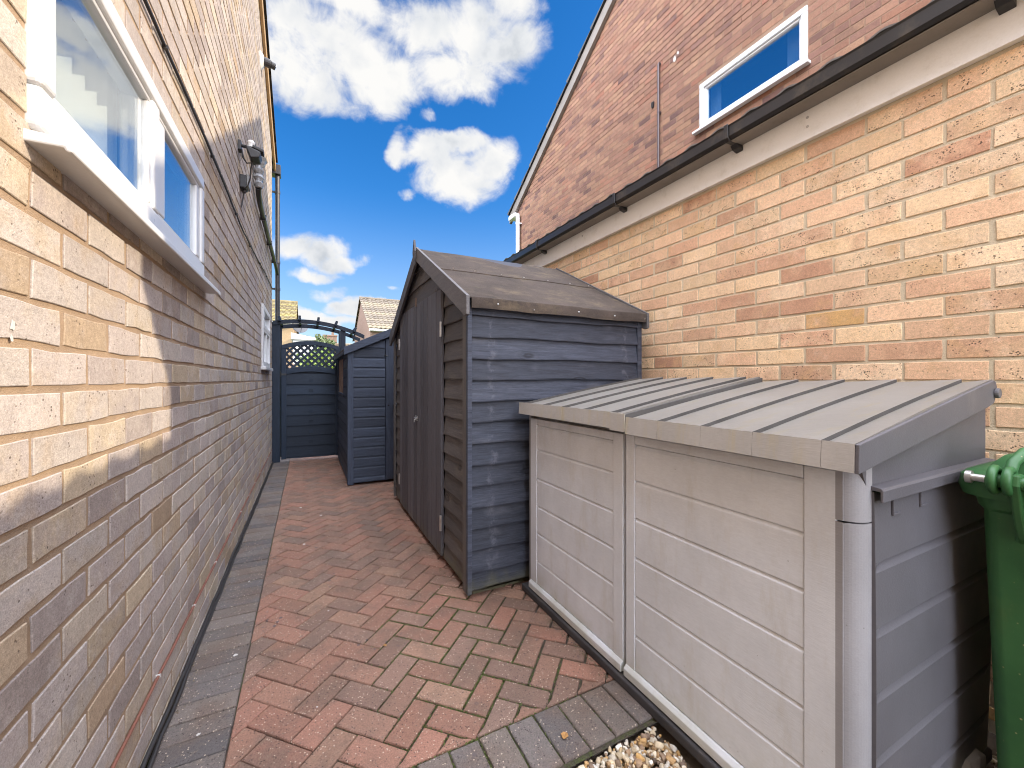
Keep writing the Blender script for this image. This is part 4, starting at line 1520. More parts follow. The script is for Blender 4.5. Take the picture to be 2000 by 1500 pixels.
# ------------------------------------------------------------------ cladding helper
def boards(mb, place, z0, z1, pitch, jz, ext, style='lap', rr=rnd, thick=0.017, wob=0.0022):
    """horizontal boards; ext(z) -> (r0, r1); place(r, out, z)"""
    k = math.floor((z0 - jz) / pitch)
    while jz + k * pitch < z1 - 0.004:
        a = max(z0, jz + k * pitch)
        b = min(z1, jz + (k + 1) * pitch)
        k += 1
        t = (rr.random(), rr.random(), rr.random())
        r0a, r1a = ext(a)
        r0b, r1b = ext(b)
        n = max(2, int(max(r1a - r0a, 0.05) / 0.06))
        ph1, ph2 = rr.uniform(0, 6), rr.uniform(0, 6)
        vs, fs = [], []
        for i in range(n + 1):
            f = i / n
            ra, rb = r0a + (r1a - r0a) * f, r0b + (r1b - r0b) * f
            w = wob * (math.sin(ra * 7 + ph1) + 0.5 * math.sin(ra * 19 + ph2))
            if style == 'lap':
                sec = [(a - 0.004 + w, 0.0), (a - 0.004 + w, thick), (a + 0.002 + w, thick + 0.001), (b, thick * 0.28)]
            else:
                sec = [(a, 0.0), (a, thick), (a + 0.003, thick + 0.0015), (b - 0.024, thick), (b - 0.012, thick * 0.45), (b - 0.002, thick * 0.3), (b, thick * 0.3)]
            for (z, out) in sec:
                fz = (z - a) / max(1e-6, b - a)
                vs.append(place(ra + (rb - ra) * max(0, min(1, fz)), out, z))
        m = len(vs) // (n + 1)
        for i in range(n):
            for j in range(m - 1):
                fs.append((i * m + j, (i + 1) * m + j, (i + 1) * m + j + 1, i * m + j + 1))
        fs.append(tuple(range(m)))
        fs.append(tuple(range(n * m, (n + 1) * m))[::-1])
        mb.add(vs, fs, t)


# ------------------------------------------------------------------ the charcoal apex shed
SX0, SX1, SY0, SY1 = 0.745, 1.855, 1.91, 3.82
SYM = (SY0 + SY1) / 2
SEZ, SAZ = 1.50, 2.005
SS = (SAZ - SEZ) / (SYM - SY0 + 0.03)
shed = thing('apex_shed', 'larger charcoal overlap shed with double doors and brown felt apex roof', 'shed', (SX0, SYM, 0))
rr = random.Random(17)


def sfront(r, out, z):
    return (SX0 - out, r, z)


def sside(r, out, z):
    return (r, SY0 - out, z)


DZ = 1.652
DY0, DY1 = 2.345, 3.545


def sroof(y):
    return SEZ + SS * (min(y - SY0, SY1 - y) + 0.03)


def gable_ext(z):
    if z <= sroof(SY0):
        return (SY0, SY1)
    d = (z - sroof(SY0)) / SS
    return (SY0 + d, SY1 - d)


mb = MB()
boards(mb, sfront, 0.04, DZ, 0.108, 1.102, lambda z: (max(SY0, gable_ext(z)[0]), DY0 - 0.01), 'lap', rr)
boards(mb, sfront, 0.04, DZ, 0.108, 1.102, lambda z: (DY1 + 0.01, min(SY1, gable_ext(z)[1])), 'lap', rr)
boards(mb, sfront, DZ + 0.008, SAZ - 0.03, 0.122, DZ + 0.008, lambda z: gable_ext(z), 'lap', rr)
mb.add([sfront(SY0, -0.01, 0.03), sfront(SY1, -0.01, 0.03), sfront(SY1, -0.01, sroof(SY1) - .01), sfront(SYM, -0.01, SAZ - 0.01), sfront(SY0, -0.01, sroof(SY0) - .01)], [(0, 1, 2, 3, 4)])
mb.build('wall', M['shed_front'], shed)
mb = MB()
boards(mb, sside, 0.045, SEZ + 0.012, 0.108, 1.102, lambda z: (SX0 - 0.011, SX1), 'lap', rr, thick=0.024, wob=0.003)
mb.add([sside(SX0, -0.008, 0.03), sside(SX1, -0.008, 0.03), sside(SX1, -0.008, SEZ), sside(SX0, -0.008, SEZ)], [(0, 1, 2, 3)])
mb.build('wall', M['shed_side'], shed)
mb = MB()
boards(mb, lambda r, out, z: (r, SY1 + out, z), 0.045, SEZ + 0.012, 0.108, 1.102, lambda z: (SX0 + 0.002, SX1), 'lap', rr)
mb.box(SX0 + 0.02, SX1, SY1 - 0.03, SY1 - 0.01, 0.03, SEZ)
mb.build('wall', M['shed_side'], shed)
mb = MB()
mb.prism([(SX1 - 0.02, SY0 + 0.01, 0.03), (SX1 - 0.02, SY1 - 0.01, 0.03), (SX1 - 0.02, SY1 - 0.01, SEZ), (SX1 - 0.02, SYM, SAZ - 0.03), (SX1 - 0.02, SY0 + 0.01, SEZ)], (0.018, 0, 0))
mb.build('wall', M['shed_front'], shed)
mb = MB()
mb.box(SX0 + 0.02, SX1 - 0.03, SY0 + 0.02, SY1 - 0.04, 0.012, 0.06)
for yb in (SY0 + 0.02, SYM, SY1 - 0.08):
    mb.box(SX0 + 0.01, SX1 - 0.01, yb, yb + 0.05, -0.004, 0.045)
mb.build('floor', M['shed_front'], shed)
# corner trims
mb = MB()
mb.box(SX0 - 0.036, SX0 - 0.019, SY0 - 0.004, SY0 + 0.045, 0.025, sroof(SY0) - 0.045)
mb.build('corner_trim', M['shed_trim'], shed, bevel=0.002)
mb = MB()
mb.box(SX0 - 0.036, SX0 - 0.012, SY0 - 0.029, SY0 - 0.0045, 0.025, sroof(SY0) - 0.02)
mb.build('corner_trim', M['shed_side'], shed, bevel=0.002)
mb = MB()
mb.box(SX0 - 0.032, SX0 - 0.019, SY1 - 0.04, SY1 + 0.004, 0.025, sroof(SY1) - 0.04)
mb.build('corner_trim', M['shed_trim'], shed, bevel=0.002)
mb = MB()
mb.box(SX1 - 0.018, SX1 + 0.016, SY0 - 0.026, SY0 + 0.01, 0.025, sroof(SY0) - 0.02)
mb.build('corner_trim', M['shed_side'], shed, bevel=0.002)


def door(y0, y1, boards_n, label=None):
    mb = MB()
    w = (y1 - y0) / boards_n
    for i in range(boards_n):
        a = y0 + i * w
        o = rr.uniform(0, 0.002)
        mb.box(SX0 - 0.030 - o, SX0 - 0.012, a + 0.0035, a + w - 0.0035, 0.035 + rr.uniform(0, .004), DZ - 0.004)
    mb.box(SX0 - 0.022, SX0 - 0.011, y0, y1, 0.05, DZ - 0.01)
    d = mb.build('door', M['shed_door'], shed, bevel=0.004)
    return d


YS = 2.945
d1 = door(DY0, YS - 0.003, 6)
d2 = door(YS + 0.003, DY1, 6)
for dd, yh in ((d1, DY0 - 0.004), (d2, DY1 + 0.004)):
    for zc in (1.40, 0.24):
        mb = MB()
        mb.tube([(SX0 - 0.034, yh, zc - 0.045), (SX0 - 0.034, yh, zc + 0.045)], 0.0075, 10)
        for s_ in (-1, 1):
            mb.box(SX0 - 0.036, SX0 - 0.0325, yh + (0.003 if s_ > 0 else -0.016), yh + (0.016 if s_ > 0 else -0.003), zc - 0.042, zc + 0.042)
        mb.build('hinge', M['steel'], dd, smooth=True)
mb = MB()
mb.box(SX0 - 0.036, SX0 - 0.0325, 2.905, 2.965, 0.80, 0.835)
mb.tube([(SX0 - 0.038, 2.90, 0.818), (SX0 - 0.038, 2.98, 0.818)], 0.006, 10)
mb.tube([(SX0 - 0.038, 2.93, 0.818), (SX0 - 0.052, 2.93, 0.805), (SX0 - 0.052, 2.93, 0.79)], 0.004, 8)
mb.build('bolt', M['steel'], d1, bevel=0.001)
mb = MB()
mb.box(SX0 - 0.040, SX0 - 0.0325, YS - 0.006, YS + 0.012, DZ - 0.02, DZ + 0.045)
mb.build('bolt', plain('rusty_bolt', (0.16, 0.10, 0.065), 0.7, 0.3), d2)
# roof
mb = MB()
RX0, RX1 = SX0 - 0.038, 1.872
EO = 0.058
nE = sroof(SY0) - SS * EO
rr2 = random.Random(2)


def slope_pts(sgn, n=24, lift=0.0, f0=0.0, f1=1.0):
    rows = []
    for j in range(9):
        f = f0 + (f1 - f0) * j / 8
        row = []
        for i in range(n + 1):
            x = RX0 + (RX1 - RX0) * i / n
            dy = (SYM - (SY0 - EO)) * f
            y = SY0 - EO + dy if sgn > 0 else SY1 + EO - dy
            z = nE + SS * dy + lift + 0.0025 * math.sin(x * 9 + 2 * f) * math.sin(f * 7 + x * 3) + 0.02
            row.append((x, y, z))
        rows.append(row)
    return rows


for sgn in (1, -1):
    for (f0, f1, lift) in ((0.0, 0.62, 0.0), (0.50, 1.0, 0.0055)):
        rows = slope_pts(sgn, 24, lift, f0, f1)
        n = 25
        vs = [p for r_ in rows for p in r_] + [(p[0], p[1], p[2] - 0.005) for r_ in rows for p in r_]
        fs = []
        tot = 9 * n
        for j in range(8):
            for i in range(n - 1):
                a = j * n + i
                fs.append((a, a + 1, a + n + 1, a + n))
                fs.append((tot + a, tot + a + n, tot + a + n + 1, tot + a + 1))
        for i in range(n - 1):
            fs.append((i, tot + i, tot + i + 1, i + 1))
            a = 8 * n + i
            fs.append((a, a + 1, tot + a + 1, tot + a))
        for j in range(8):
            a = j * n
            fs.append((a, a + n, tot + a + n, tot + a))
            a = j * n + n - 1
            fs.append((a, tot + a, tot + a + n, a + n))
        mb.add(vs, fs)
    # felt turned down over the eave
    ye = SY0 - EO if sgn > 0 else SY1 + EO
    vs, fs = [], []
    for i in range(25):
        x = RX0 + 0.012 + (RX1 - RX0 - 0.012) * i / 24
        zt_ = nE + 0.018 + 0.0025 * math.sin(x * 9) * math.sin(x * 3)
        dn = 0.052 + 0.0012 * math.sin(x * 13) + 0.001 * math.sin(x * 31)
        o_ = 0.004 if sgn > 0 else -0.004
        vs += [(x, ye, zt_ + 0.003), (x, ye - o_, zt_ - 0.004), (x, ye - o_ * 0.7, zt_ - dn), (x, ye + o_, zt_ - dn)]
    for i in range(24):
        a = i * 4
        fs += [(a, a + 4, a + 5, a + 1), (a + 1, a + 5, a + 6, a + 2), (a + 2, a + 6, a + 7, a + 3)]
    fs += [(0, 1, 2, 3), (96, 99, 98, 97)]
    mb.add(vs, fs)
for sgn in (1, -1):
    for x in (0.86, 1.07, 1.36, 1.62, 1.86):
        ye = SY0 - EO - 0.005 if sgn > 0 else SY1 + EO + 0.005
        mb.tube([(x, ye + 0.002 * sgn, nE - 0.012 + rr2.uniform(-.01, .01)), (x, ye - 0.0012 * sgn, nE - 0.012 + rr2.uniform(-.003, .003))], 0.0048, 8, None, 1)
    for i in range(7):
        x = 0.80 + i * 0.17 + rr2.uniform(-.03, .03)
        f = 0.53
        y = SY0 - EO + (SYM - SY0 + EO) * f
        z = nE + SS * (SYM - SY0 + EO) * f + 0.028
        if sgn < 0:
            y = 2 * SYM - y
        mb.tube([(x, y, z - 0.003), (x, y - 0.001 * sgn, z + 0.002)], 0.0042, 8, None, 1)
mb.build('roof', [M['felt'], M['steel']], shed, smooth=True)
# timber under the felt
mb = MB()
for sgn in (1, -1):
    ye = SY0 - EO + 0.006 if sgn > 0 else SY1 + EO - 0.006
    mb.prism([(RX0 + 0.02, ye, nE - 0.004), (RX0 + 0.02, SYM, SAZ + 0.012), (RX0 + 0.02, SYM, SAZ + 0.026), (RX0 + 0.02, ye, nE + 0.012)], (RX1 - RX0 - 0.03, 0, 0))
    y2 = ye + 0.03 * sgn
    mb.box(RX0 + 0.02, RX1 - 0.01, min(ye + 0.001 * sgn, y2), max(ye + 0.001 * sgn, y2), nE - 0.030, nE - 0.006)
mb.build('roof_board', M['shed_side'], shed)
for (xb0, xb1) in ((SX0 - 0.058, SX0 - 0.0405), (RX1 + 0.002, RX1 + 0.018)):
    for sgn in (1, -1):
        mb = MB()
        ye = SY0 - EO - 0.012 if sgn > 0 else SY1 + EO + 0.012
        ze = nE - SS * 0.012
        mb.prism([(xb0, ye, ze - 0.062), (xb0, ye + 0.03 * sgn, ze - 0.066), (xb0, SYM, SAZ - 0.062), (xb0, SYM, SAZ + 0.037), (xb0, ye, ze + 0.030)], (xb1 - xb0, 0, 0))
        mb.build('bargeboard', M['barge'], shed, bevel=0.002)
mb = MB()
mb.prism([(SX0 - 0.0735, SYM - 0.032, SAZ + 0.0), (SX0 - 0.0735, SYM, SAZ + 0.088), (SX0 - 0.0735, SYM + 0.032, SAZ + 0.0), (SX0 - 0.0735, SYM + 0.018, SAZ - 0.06), (SX0 - 0.0735, SYM, SAZ - 0.098), (SX0 - 0.0735, SYM - 0.018, SAZ - 0.06)], (0.0145, 0, 0))
mb.build('finial', M['barge'], shed, bevel=0.002)

# ------------------------------------------------------------------ the slate blue shed by the gate
BX0, BX1, BY0, BY1 = 0.392, 1.62, 4.47, 6.10
BXM = (BX0 + BX1) / 2
BE, BS = 1.42, 0.46
blue = thing('garden_shed', 'smaller slate blue shiplap shed beside the gate with a narrow door', 'shed', (BX0, BY0, 0))
rr = random.Random(23)


def btop(x):
    return BE + BS * min(x - BX0, BX1 - x)


mb = MB()


def bext(z):
    if z <= BE:
        return (BX0 + 0.03, 0.742)
    return (max(BX0 + 0.03, BX0 + (z - BE) / BS), 0.742)


boards(mb, lambda r, o, z: (r, BY0 - o, z), 0.03, 1.535, 0.1037, 1.02, bext, 'ship', rr, thick=0.014, wob=0)
boards(mb, lambda r, o, z: (r, BY0 - o, z), 1.54, BE + BS * (BXM - BX0) - 0.02, 0.1037, 1.54, lambda z: (BX0 + (z - BE) / BS, BX1 - (z - BE) / BS), 'ship', rr, thick=0.014, wob=0)
boards(mb, lambda r, o, z: (r, BY0 - o, z), 0.03, 1.50, 0.1037, 1.02, lambda z: (1.27, BX1 if z < BE else BX1 - (z - BE) / BS), 'ship', rr, thick=0.014, wob=0)
mb.add([(BX0, BY0 + 0.008, 0.02), (BX1, BY0 + 0.008, 0.02), (BX1, BY0 + 0.008, BE), (BXM, BY0 + 0.008, btop(BXM)), (BX0, BY0 + 0.008, BE)], [(0, 1, 2, 3, 4)])
mb.build('wall', M['navy_x'], blue)
mb = MB()
WY0, WY1, WZ0, WZ1 = 5.06, 6.03, 0.90, 1.385
boards(mb, lambda r, o, z: (BX0 - o, r, z), 0.03, WZ0, 0.1037, 1.02, lambda z: (BY0, BY1), 'ship', rr, thick=0.014, wob=0)
boards(mb, lambda r, o, z: (BX0 - o, r, z), WZ0, BE, 0.1037, 1.02, lambda z: (BY0, WY0), 'ship', rr, thick=0.014, wob=0)
boards(mb, lambda r, o, z: (BX0 - o, r, z), WZ0, BE, 0.1037, 1.02, lambda z: (WY1, BY1), 'ship', rr, thick=0.014, wob=0)
mb.add([(BX0 + 0.008, BY0, 0.02), (BX0 + 0.008, BY1, 0.02), (BX0 + 0.008, BY1, WZ0), (BX0 + 0.008, BY0, WZ0)], [(0, 1, 2, 3)])
mb.build('wall', M['navy_y'], blue)
mb = MB()
mb.box(BX1 - 0.02, BX1, BY0 + 0.02, BY1, 0.02, BE)
mb.prism([(BX0 + 0.02, BY1 - 0.02, 0.02), (BX1 - 0.021, BY1 - 0.02, 0.02), (BX1 - 0.021, BY1 - 0.02, BE), (BXM, BY1 - 0.02, btop(BXM) - 0.02), (BX0 + 0.02, BY1 - 0.02, BE)], (0, 0.02, 0))
mb.build('wall', M['navy_y'], blue)
mb = MB()
mb.box(BX0 - 0.020, BX0 + 0.034, BY0 - 0.024, BY0 - 0.003, 0.012, BE - 0.005)
mb.box(BX0 - 0.024, BX0 - 0.003, BY0 - 0.0025, BY0 + 0.04, 0.012, BE - 0.015)
mb.build('corner_trim', M['navy_z'], blue, bevel=0.002)
# door
mb = MB()
for i in range(6):
    a = 0.748 + i * 0.086
    mb.box(a + 0.001, a + 0.085, BY0 - 0.026, BY0 - 0.004, 0.035, 1.53)
bd = mb.build('door', M['navy_z'], blue, bevel=0.002)
mb = MB()
mb.tube([(0.843, BY0 - 0.026, 0.823), (0.843, BY0 - 0.034, 0.823)], 0.014, 12)
mb.ball((0.843, BY0 - 0.055, 0.823), 0.028, 16, 10)
mb.build('knob', plain('slate_painted_knob', (0.04, 0.045, 0.06), 0.35, 0.1), bd, smooth=True)
mb = MB()
mb.tube([(0.776, BY0 - 0.0262, 0.822), (0.776, BY0 - 0.0275, 0.822)], 0.009, 10)
mb.build('keyhole', M['hole'], bd)
mb = MB()
mb.tube([(0.738, BY0 - 0.022, 1.36), (0.752, BY0 - 0.034, 1.352), (0.768, BY0 - 0.030, 1.356)], 0.006, 8)
mb.build('hook', M['black_plastic'], bd, smooth=True)
# window
mb = MB()
frame_bars(mb, BX0 - 0.018, BX0 + 0.012, WY0, WY1, WZ0, WZ1, 0.035)
bw = mb.build('window', M['navy_y'], blue, bevel=0.002)
bare = plain('bare_brown_wood', (0.22, 0.155, 0.125), 0.8, 0.2)
for i in range(1, 4):
    mb = MB()
    yc = WY0 + (WY1 - WY0) * i / 4
    mb.box(BX0 - 0.016, BX0 + 0.010, yc - 0.018, yc + 0.018, WZ0 + 0.036, WZ1 - 0.036)
    mb.build('mullion', bare, bw, bevel=0.002)
mb = MB()
mb.box(BX0 - 0.002, BX0 + 0.001, WY0 + 0.03, WY1 - 0.03, WZ0 + 0.03, WZ1 - 0.03)
mb.build('pane', M['glass_dark'], bw)
# roof
mb = MB()
for sgn in (1, -1):
    x_e = BX0 - 0.055 if sgn > 0 else BX1 + 0.055
    z_e = BE - BS * 0.055
    mb.prism([(x_e, BY0 - 0.05, z_e), (BXM, BY0 - 0.05, btop(BXM)), (BXM, BY0 - 0.05, btop(BXM) + 0.022), (x_e, BY0 - 0.05, z_e + 0.022)], (0, BY1 - BY0 + 0.07, 0))
mb.build('roof', M['felt'], blue)
mb = MB()
for sgn in (1, -1):
    x_e = BX0 - 0.06 if sgn > 0 else BX1 + 0.06
    z_e = BE - BS * 0.06
    mb.prism([(x_e, BY0 - 0.070, z_e - 0.045), (BXM, BY0 - 0.070, btop(BXM) - 0.045), (BXM, BY0 - 0.070, btop(BXM) + 0.036), (x_e, BY0 - 0.070, z_e + 0.036)], (0, 0.018, 0))
mb.build('bargeboard', M['navy_x'], blue, bevel=0.002)
mb = MB()
mb.box(BX0 - 0.060, BX0 - 0.043, BY0 - 0.0515, BY1 + 0.02, BE - BS * 0.055 - 0.035, BE - BS * 0.055 - 0.001)
mb.build('eave_board', M['navy_y'], blue, bevel=0.002)

# ------------------------------------------------------------------ gate and arch
GY = 6.2
gate = thing('garden_gate', 'blue black wooden gate with curved lattice top at the end of the path', 'gate', (0, GY, 0))
GL, GR = -0.308, 0.415


def arc_z(x, c, pk, ends, half):
    return pk - (pk - ends) * ((x - c) / half) ** 2


gc, gh = (GL + GR) / 2, (GR - GL) / 2
mb = MB()
for (a, b) in ((GL, GL + 0.058), (GR - 0.058, GR)):
    zt_ = arc_z(a + 0.03, gc, 1.622, 1.552, gh)
    mb.box(a, b, GY - 0.022, GY + 0.022, 0.03, zt_)
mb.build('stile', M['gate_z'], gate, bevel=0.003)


def arc_rail(mb, x0, x1, c, pk, ends, half, h, ya, yb, n=20):
    rings = []
    for i in range(n + 1):
        x = x0 + (x1 - x0) * i / n
        z = arc_z(x, c, pk, ends, half)
        rings.append([(x, ya, z - h), (x, yb, z - h), (x, yb, z), (x, ya, z)])
    mb.loft(rings)


mb = MB()
arc_rail(mb, GL + 0.002, GR - 0.002, gc, 1.627, 1.556, gh, 0.058, GY - 0.026, GY + 0.026)
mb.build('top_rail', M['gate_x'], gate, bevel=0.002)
mb = MB()
arc_rail(mb, GL + 0.0585, GR - 0.0585, gc, 1.282, 1.225, gh, 0.075, GY - 0.020, GY + 0.020)
mb.build('middle_rail', M['gate_x'], gate, bevel=0.002)
mb = MB()
# lattice
sp = 0.088
for s_, yy in ((1, GY - 0.010), (-1, GY + 0.002)):
    for i in range(-14, 15):
        x0 = gc + i * sp
        # line x = x0 + s*(z - 1.4)
        lo, hi = None, None
        for q in range(81):
            z = 1.20 + q * 0.43 / 80
            x = x0 + s_ * (z - 1.40)
            ok = GL + 0.05 < x < GR - 0.05 and arc_z(x, gc, 1.27, 1.215, gh) - 0.02 < z < arc_z(x, gc, 1.627, 1.556, gh) - 0.04
            if ok:
                lo = z if lo is None else lo
                hi = z
        if lo is None or hi - lo < 0.02:
            continue
        mb.bar((x0 + s_ * (lo - 1.40), yy, lo), (x0 + s_ * (hi - 1.40), yy, hi), 0.0115, 0.030, up=(s_, 0, -1) if False else (-s_, 0, 1))
mb.build('lattice', M['gate_x'], gate)
mb = MB()
rr = random.Random(31)
boards(mb, lambda r, o, z: (r, GY - o, z), 0.04, 1.175, 0.140, 0.055, lambda z: (GL + 0.0585, GR - 0.0585), 'lap', rr, thick=0.016)
mb.add([(GL + 0.05, GY + 0.012, 0.04), (GR - 0.05, GY + 0.012, 0.04), (GR - 0.05, GY + 0.012, 1.22), (GL + 0.05, GY + 0.012, 1.22)], [(0, 1, 2, 3)])
for z in range(8):
    mb.box(gc - 0.035, gc + 0.02, GY - 0.019, GY - 0.0175, 0.085 + z * 0.14, 0.13 + z * 0.14)
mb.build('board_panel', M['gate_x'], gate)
mb = MB()
mb.tube([(GL - 0.006, GY - 0.03, 1.135), (GL - 0.006, GY - 0.03, 1.20)], 0.007, 8)
mb.box(GL - 0.05, GL + 0.06, GY - 0.032, GY - 0.027, 1.155, 1.18)
mb.build('hinge', M['black_plastic'], gate)
arch = thing('garden_arch', 'blue black pergola arch of two curved beams with rungs over the gate', 'arch', (0, GY, 0))
AB = GY + 0.42
mb = MB()
for (x0, x1, yy) in ((-0.440, -0.322, GY - 0.04), (0.424, 0.486, GY - 0.035), (-0.405, -0.322, AB - 0.03), (0.424, 0.486, AB - 0.03)):
    mb = MB()
    mb.box(x0, x1, yy, yy + 0.07, -0.01, 1.862 if x0 < 0 else 1.84)
    mb.build('post', M['gate_z'], arch, bevel=0.003)


def beam_z(x):
    return 1.912 - (x + 0.03) ** 2 * 0.295


for yy in (GY - 0.062, AB + 0.042):
    mb = MB()
    rings = []
    for i in range(25):
        x = -0.404 + (0.735 + 0.404) * i / 24
        z = beam_z(x)
        rings.append([(x, yy, z - 0.056), (x, yy + 0.02, z - 0.056), (x, yy + 0.02, z), (x, yy, z)])
    mb.loft(rings)
    mb.build('beam', M['gate_x'], arch, bevel=0.002)
for x in (-0.325, -0.09, 0.137, 0.362, 0.605):
    mb = MB()
    z = beam_z(x)
    sl = -2 * (x + 0.03) * 0.295
    up = Vector((-sl, 0, 1)).normalized()
    c = Vector((x, 0, z + 0.012))
    mb.bar((c.x, GY - 0.11, c.z), (c.x, AB + 0.11, c.z), 0.03, 0.065, up=tuple(up))
    mb.build('rung', M['gate_z'], arch, bevel=0.002)

# ------------------------------------------------------------------ storage box
KX0, KX1, KY0, KY1 = 1.022, 1.765, 0.448, 1.815
sb = thing('storage_box', 'large grey plastic garden storage box with sloping two part lid', 'storage box', (KX0, 1.1, 0))
mb = MB()
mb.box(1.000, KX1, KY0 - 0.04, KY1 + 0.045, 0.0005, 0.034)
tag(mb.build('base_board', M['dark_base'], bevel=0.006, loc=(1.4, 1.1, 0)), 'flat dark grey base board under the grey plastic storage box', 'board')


def lid_z(x):
    return 0.962 + (x - 0.968) * (1.090 - 0.962) / (1.735 - 0.968)


def kdoor(y0, y1, fr0, fr1, grooves, ztop, name_seed):
    """front door: frame plus recessed panel with grooves"""
    mb = MB()
    # frame
    mb.box(KX0, KX0 + 0.02, y0, y0 + fr0, 0.075, ztop)
    mb.box(KX0, KX0 + 0.02, y1 - fr1, y1, 0.075, ztop)
    mb.box(KX0, KX0 + 0.02, y0 + fr0 + 0.0012, y1 - fr1 - 0.0012, ztop - 0.03, ztop)
    # bottom lip
    mb.prism([(KX0 - 0.012, y0, 0.040), (KX0 - 0.012, y0, 0.066), (KX0 - 0.001, y0, 0.078), (KX0 + 0.02, y0, 0.078), (KX0 + 0.02, y0, 0.040)], (0, y1 - y0, 0))
    # planks with bevelled grooves
    zs = [0.080] + grooves + [ztop - 0.033]
    a, b = y0 + fr0 + 0.0015, y1 - fr1 - 0.0015
    for z0, z1 in zip(zs, zs[1:]):
        prof = [(KX0 + 0.002, z0 + 0.0012), (KX0 + 0.002, z1 - 0.011), (KX0 + 0.0105, z1), (KX0 + 0.02, z1), (KX0 + 0.02, z0 + 0.0012)]
        mb.prism([(x, a, z) for x, z in prof], (0, b - a, 0))
    mb.box(KX0 + 0.021, KX0 + 0.03, y0 + 0.004, y1 - 0.004, 0.06, ztop)
    return mb.build('door', M['box_front'], sb, bevel=0.0018)


kdoor(1.1225, 1.800, 0.052, 0.058, [0.197, 0.335, 0.470, 0.607, 0.752], 0.902, 1)
kdoor(0.460, 1.1065, 0.064, 0.042, [0.204, 0.342, 0.477, 0.614, 0.745], 0.902, 2)
mb = MB()
mb.box(KX0 + 0.031, KX0 + 0.05, KY0 + 0.06, KY1 - 0.01, 0.04, 0.93)
mb.prism([(KX0 + 0.035, KY1 - 0.012, 0.036), (KX1 - 0.03, KY1 - 0.012, 0.036), (KX1 - 0.03, KY1 - 0.012, 1.06), (KX0 + 0.035, KY1 - 0.012, 0.92)], (0, 0.016, 0))
mb.box(KX0 + 0.004, KX0 + 0.034, KY1 - 0.012, KY1 + 0.004, 0.036, 0.915)
mb.box(KX1 - 0.029, KX1, KY0 - 0.010, KY1, 0.036, 1.055)
mb.build('carcass', M['box_post'], sb)
# corner post: quarter round with a joint and vent slots
mb = MB()
cx, cy, rad = KX0 + 0.044, 0.462, 0.044
for (z0, z1) in ((0.036, 0.7935), (0.797, 0.912)):
    ring = [(cx - 0.028, cy + 0.005), ]
    prof = []
    for i in range(13):
        t = math.pi + i * (math.pi / 2) / 12
        prof.append((cx + rad * math.cos(t), cy + rad * math.sin(t)))
    prof += [(cx + 0.008, cy - rad), (cx + 0.008, cy - rad + 0.02), (cx - rad + 0.02, cy - 0.014), (cx - rad, cy - 0.014)]
    mb.prism([(x, y, z0) for x, y in prof], (0, 0, z1 - z0))
mb.build('corner_post', M['box_post'], sb, bevel=0.0015)
mb = MB()
for i in range(5):
    mb.box(KX0 + 0.001, KX0 + 0.012, 0.4485, 0.4595, 0.690 + i * 0.022, 0.699 + i * 0.022)
mb.build('vent', M['box_front'], sb)
# upper side of the carcass, under the lid
mb = MB()
yS = 0.420
mb.prism([(KX0 + 0.05, yS, 0.84), (KX1 - 0.010, yS, 0.84), (KX1 - 0.010, yS, 1.066), (KX0 + 0.01, yS, 0.925), (KX0 + 0.01, yS, 0.912)], (0, 0.016, 0))
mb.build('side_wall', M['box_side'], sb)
# side panel that has sprung forward, with its hooked top ledge
mb = MB()
SXA, SXB = KX0 + 0.050, KX1 - 0.030
gr = [0.16, 0.298, 0.435, 0.572, 0.710]
nn = 14


def bow(f, z):
    return 0.004 * math.sin(math.pi * max(0, min(1, z / 0.87))) * (1 - f) + 0.010 * f * math.sin(math.pi * z / 0.87)


zsamp = []
zc = 0.045
edges = [0.045] + gr + [0.862]
for z0, z1 in zip(edges, edges[1:]):
    zsamp += [(z0 + 0.0005, 0.0), (z1 - 0.022, 0.0), (z1 - 0.002, 0.011)]
rows = []
for (z, ins_) in zsamp:
    rows.append([(SXA + (SXB - SXA) * i / nn, 0.414 - bow(i / nn, z) + (ins_ if 0 < i < nn else 0.0), z) for i in range(nn + 1)])
vs = [p for r_ in rows for p in r_]
fs = []
n1 = nn + 1
for j in range(len(rows) - 1):
    for i in range(nn):
        fs.append((j * n1 + i, j * n1 + i + 1, (j + 1) * n1 + i + 1, (j + 1) * n1 + i))
mb.add(vs, fs)
vs2 = [(p[0], p[1] + 0.012, p[2]) for p in vs]
mb.add(vs2, fs)
# left and right edges
for col in (0, nn):
    v = []
    f = []
    for j in range(len(rows)):
        p = rows[j][col]
        v += [p, (p[0], p[1] + 0.012, p[2])]
    for j in range(len(rows) - 1):
        f.append((2 * j, 2 * j + 1, 2 * j + 3, 2 * j + 2))
    mb.add(v, f)
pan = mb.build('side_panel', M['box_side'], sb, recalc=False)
mb = MB()
prof = [(0.4195, 0.864), (0.4195, 0.874), (0.400, 0.871), (0.397, 0.866), (0.397, 0.842), (0.402, 0.842), (0.402, 0.864)]
mb.prism([(SXA - 0.004, y, z) for y, z in prof], (SXB - SXA + 0.02, 0, 0))
for xs in (SXA + 0.075, SXA + 0.215):
    mb.box(xs, xs + 0.004, 0.408, 0.413, 0.800, 0.842)
    mb.box(xs + 0.004, xs + 0.04, 0.4085, 0.413, 0.800, 0.804)
mb.build('ledge', M['box_side'], pan, bevel=0.0012)


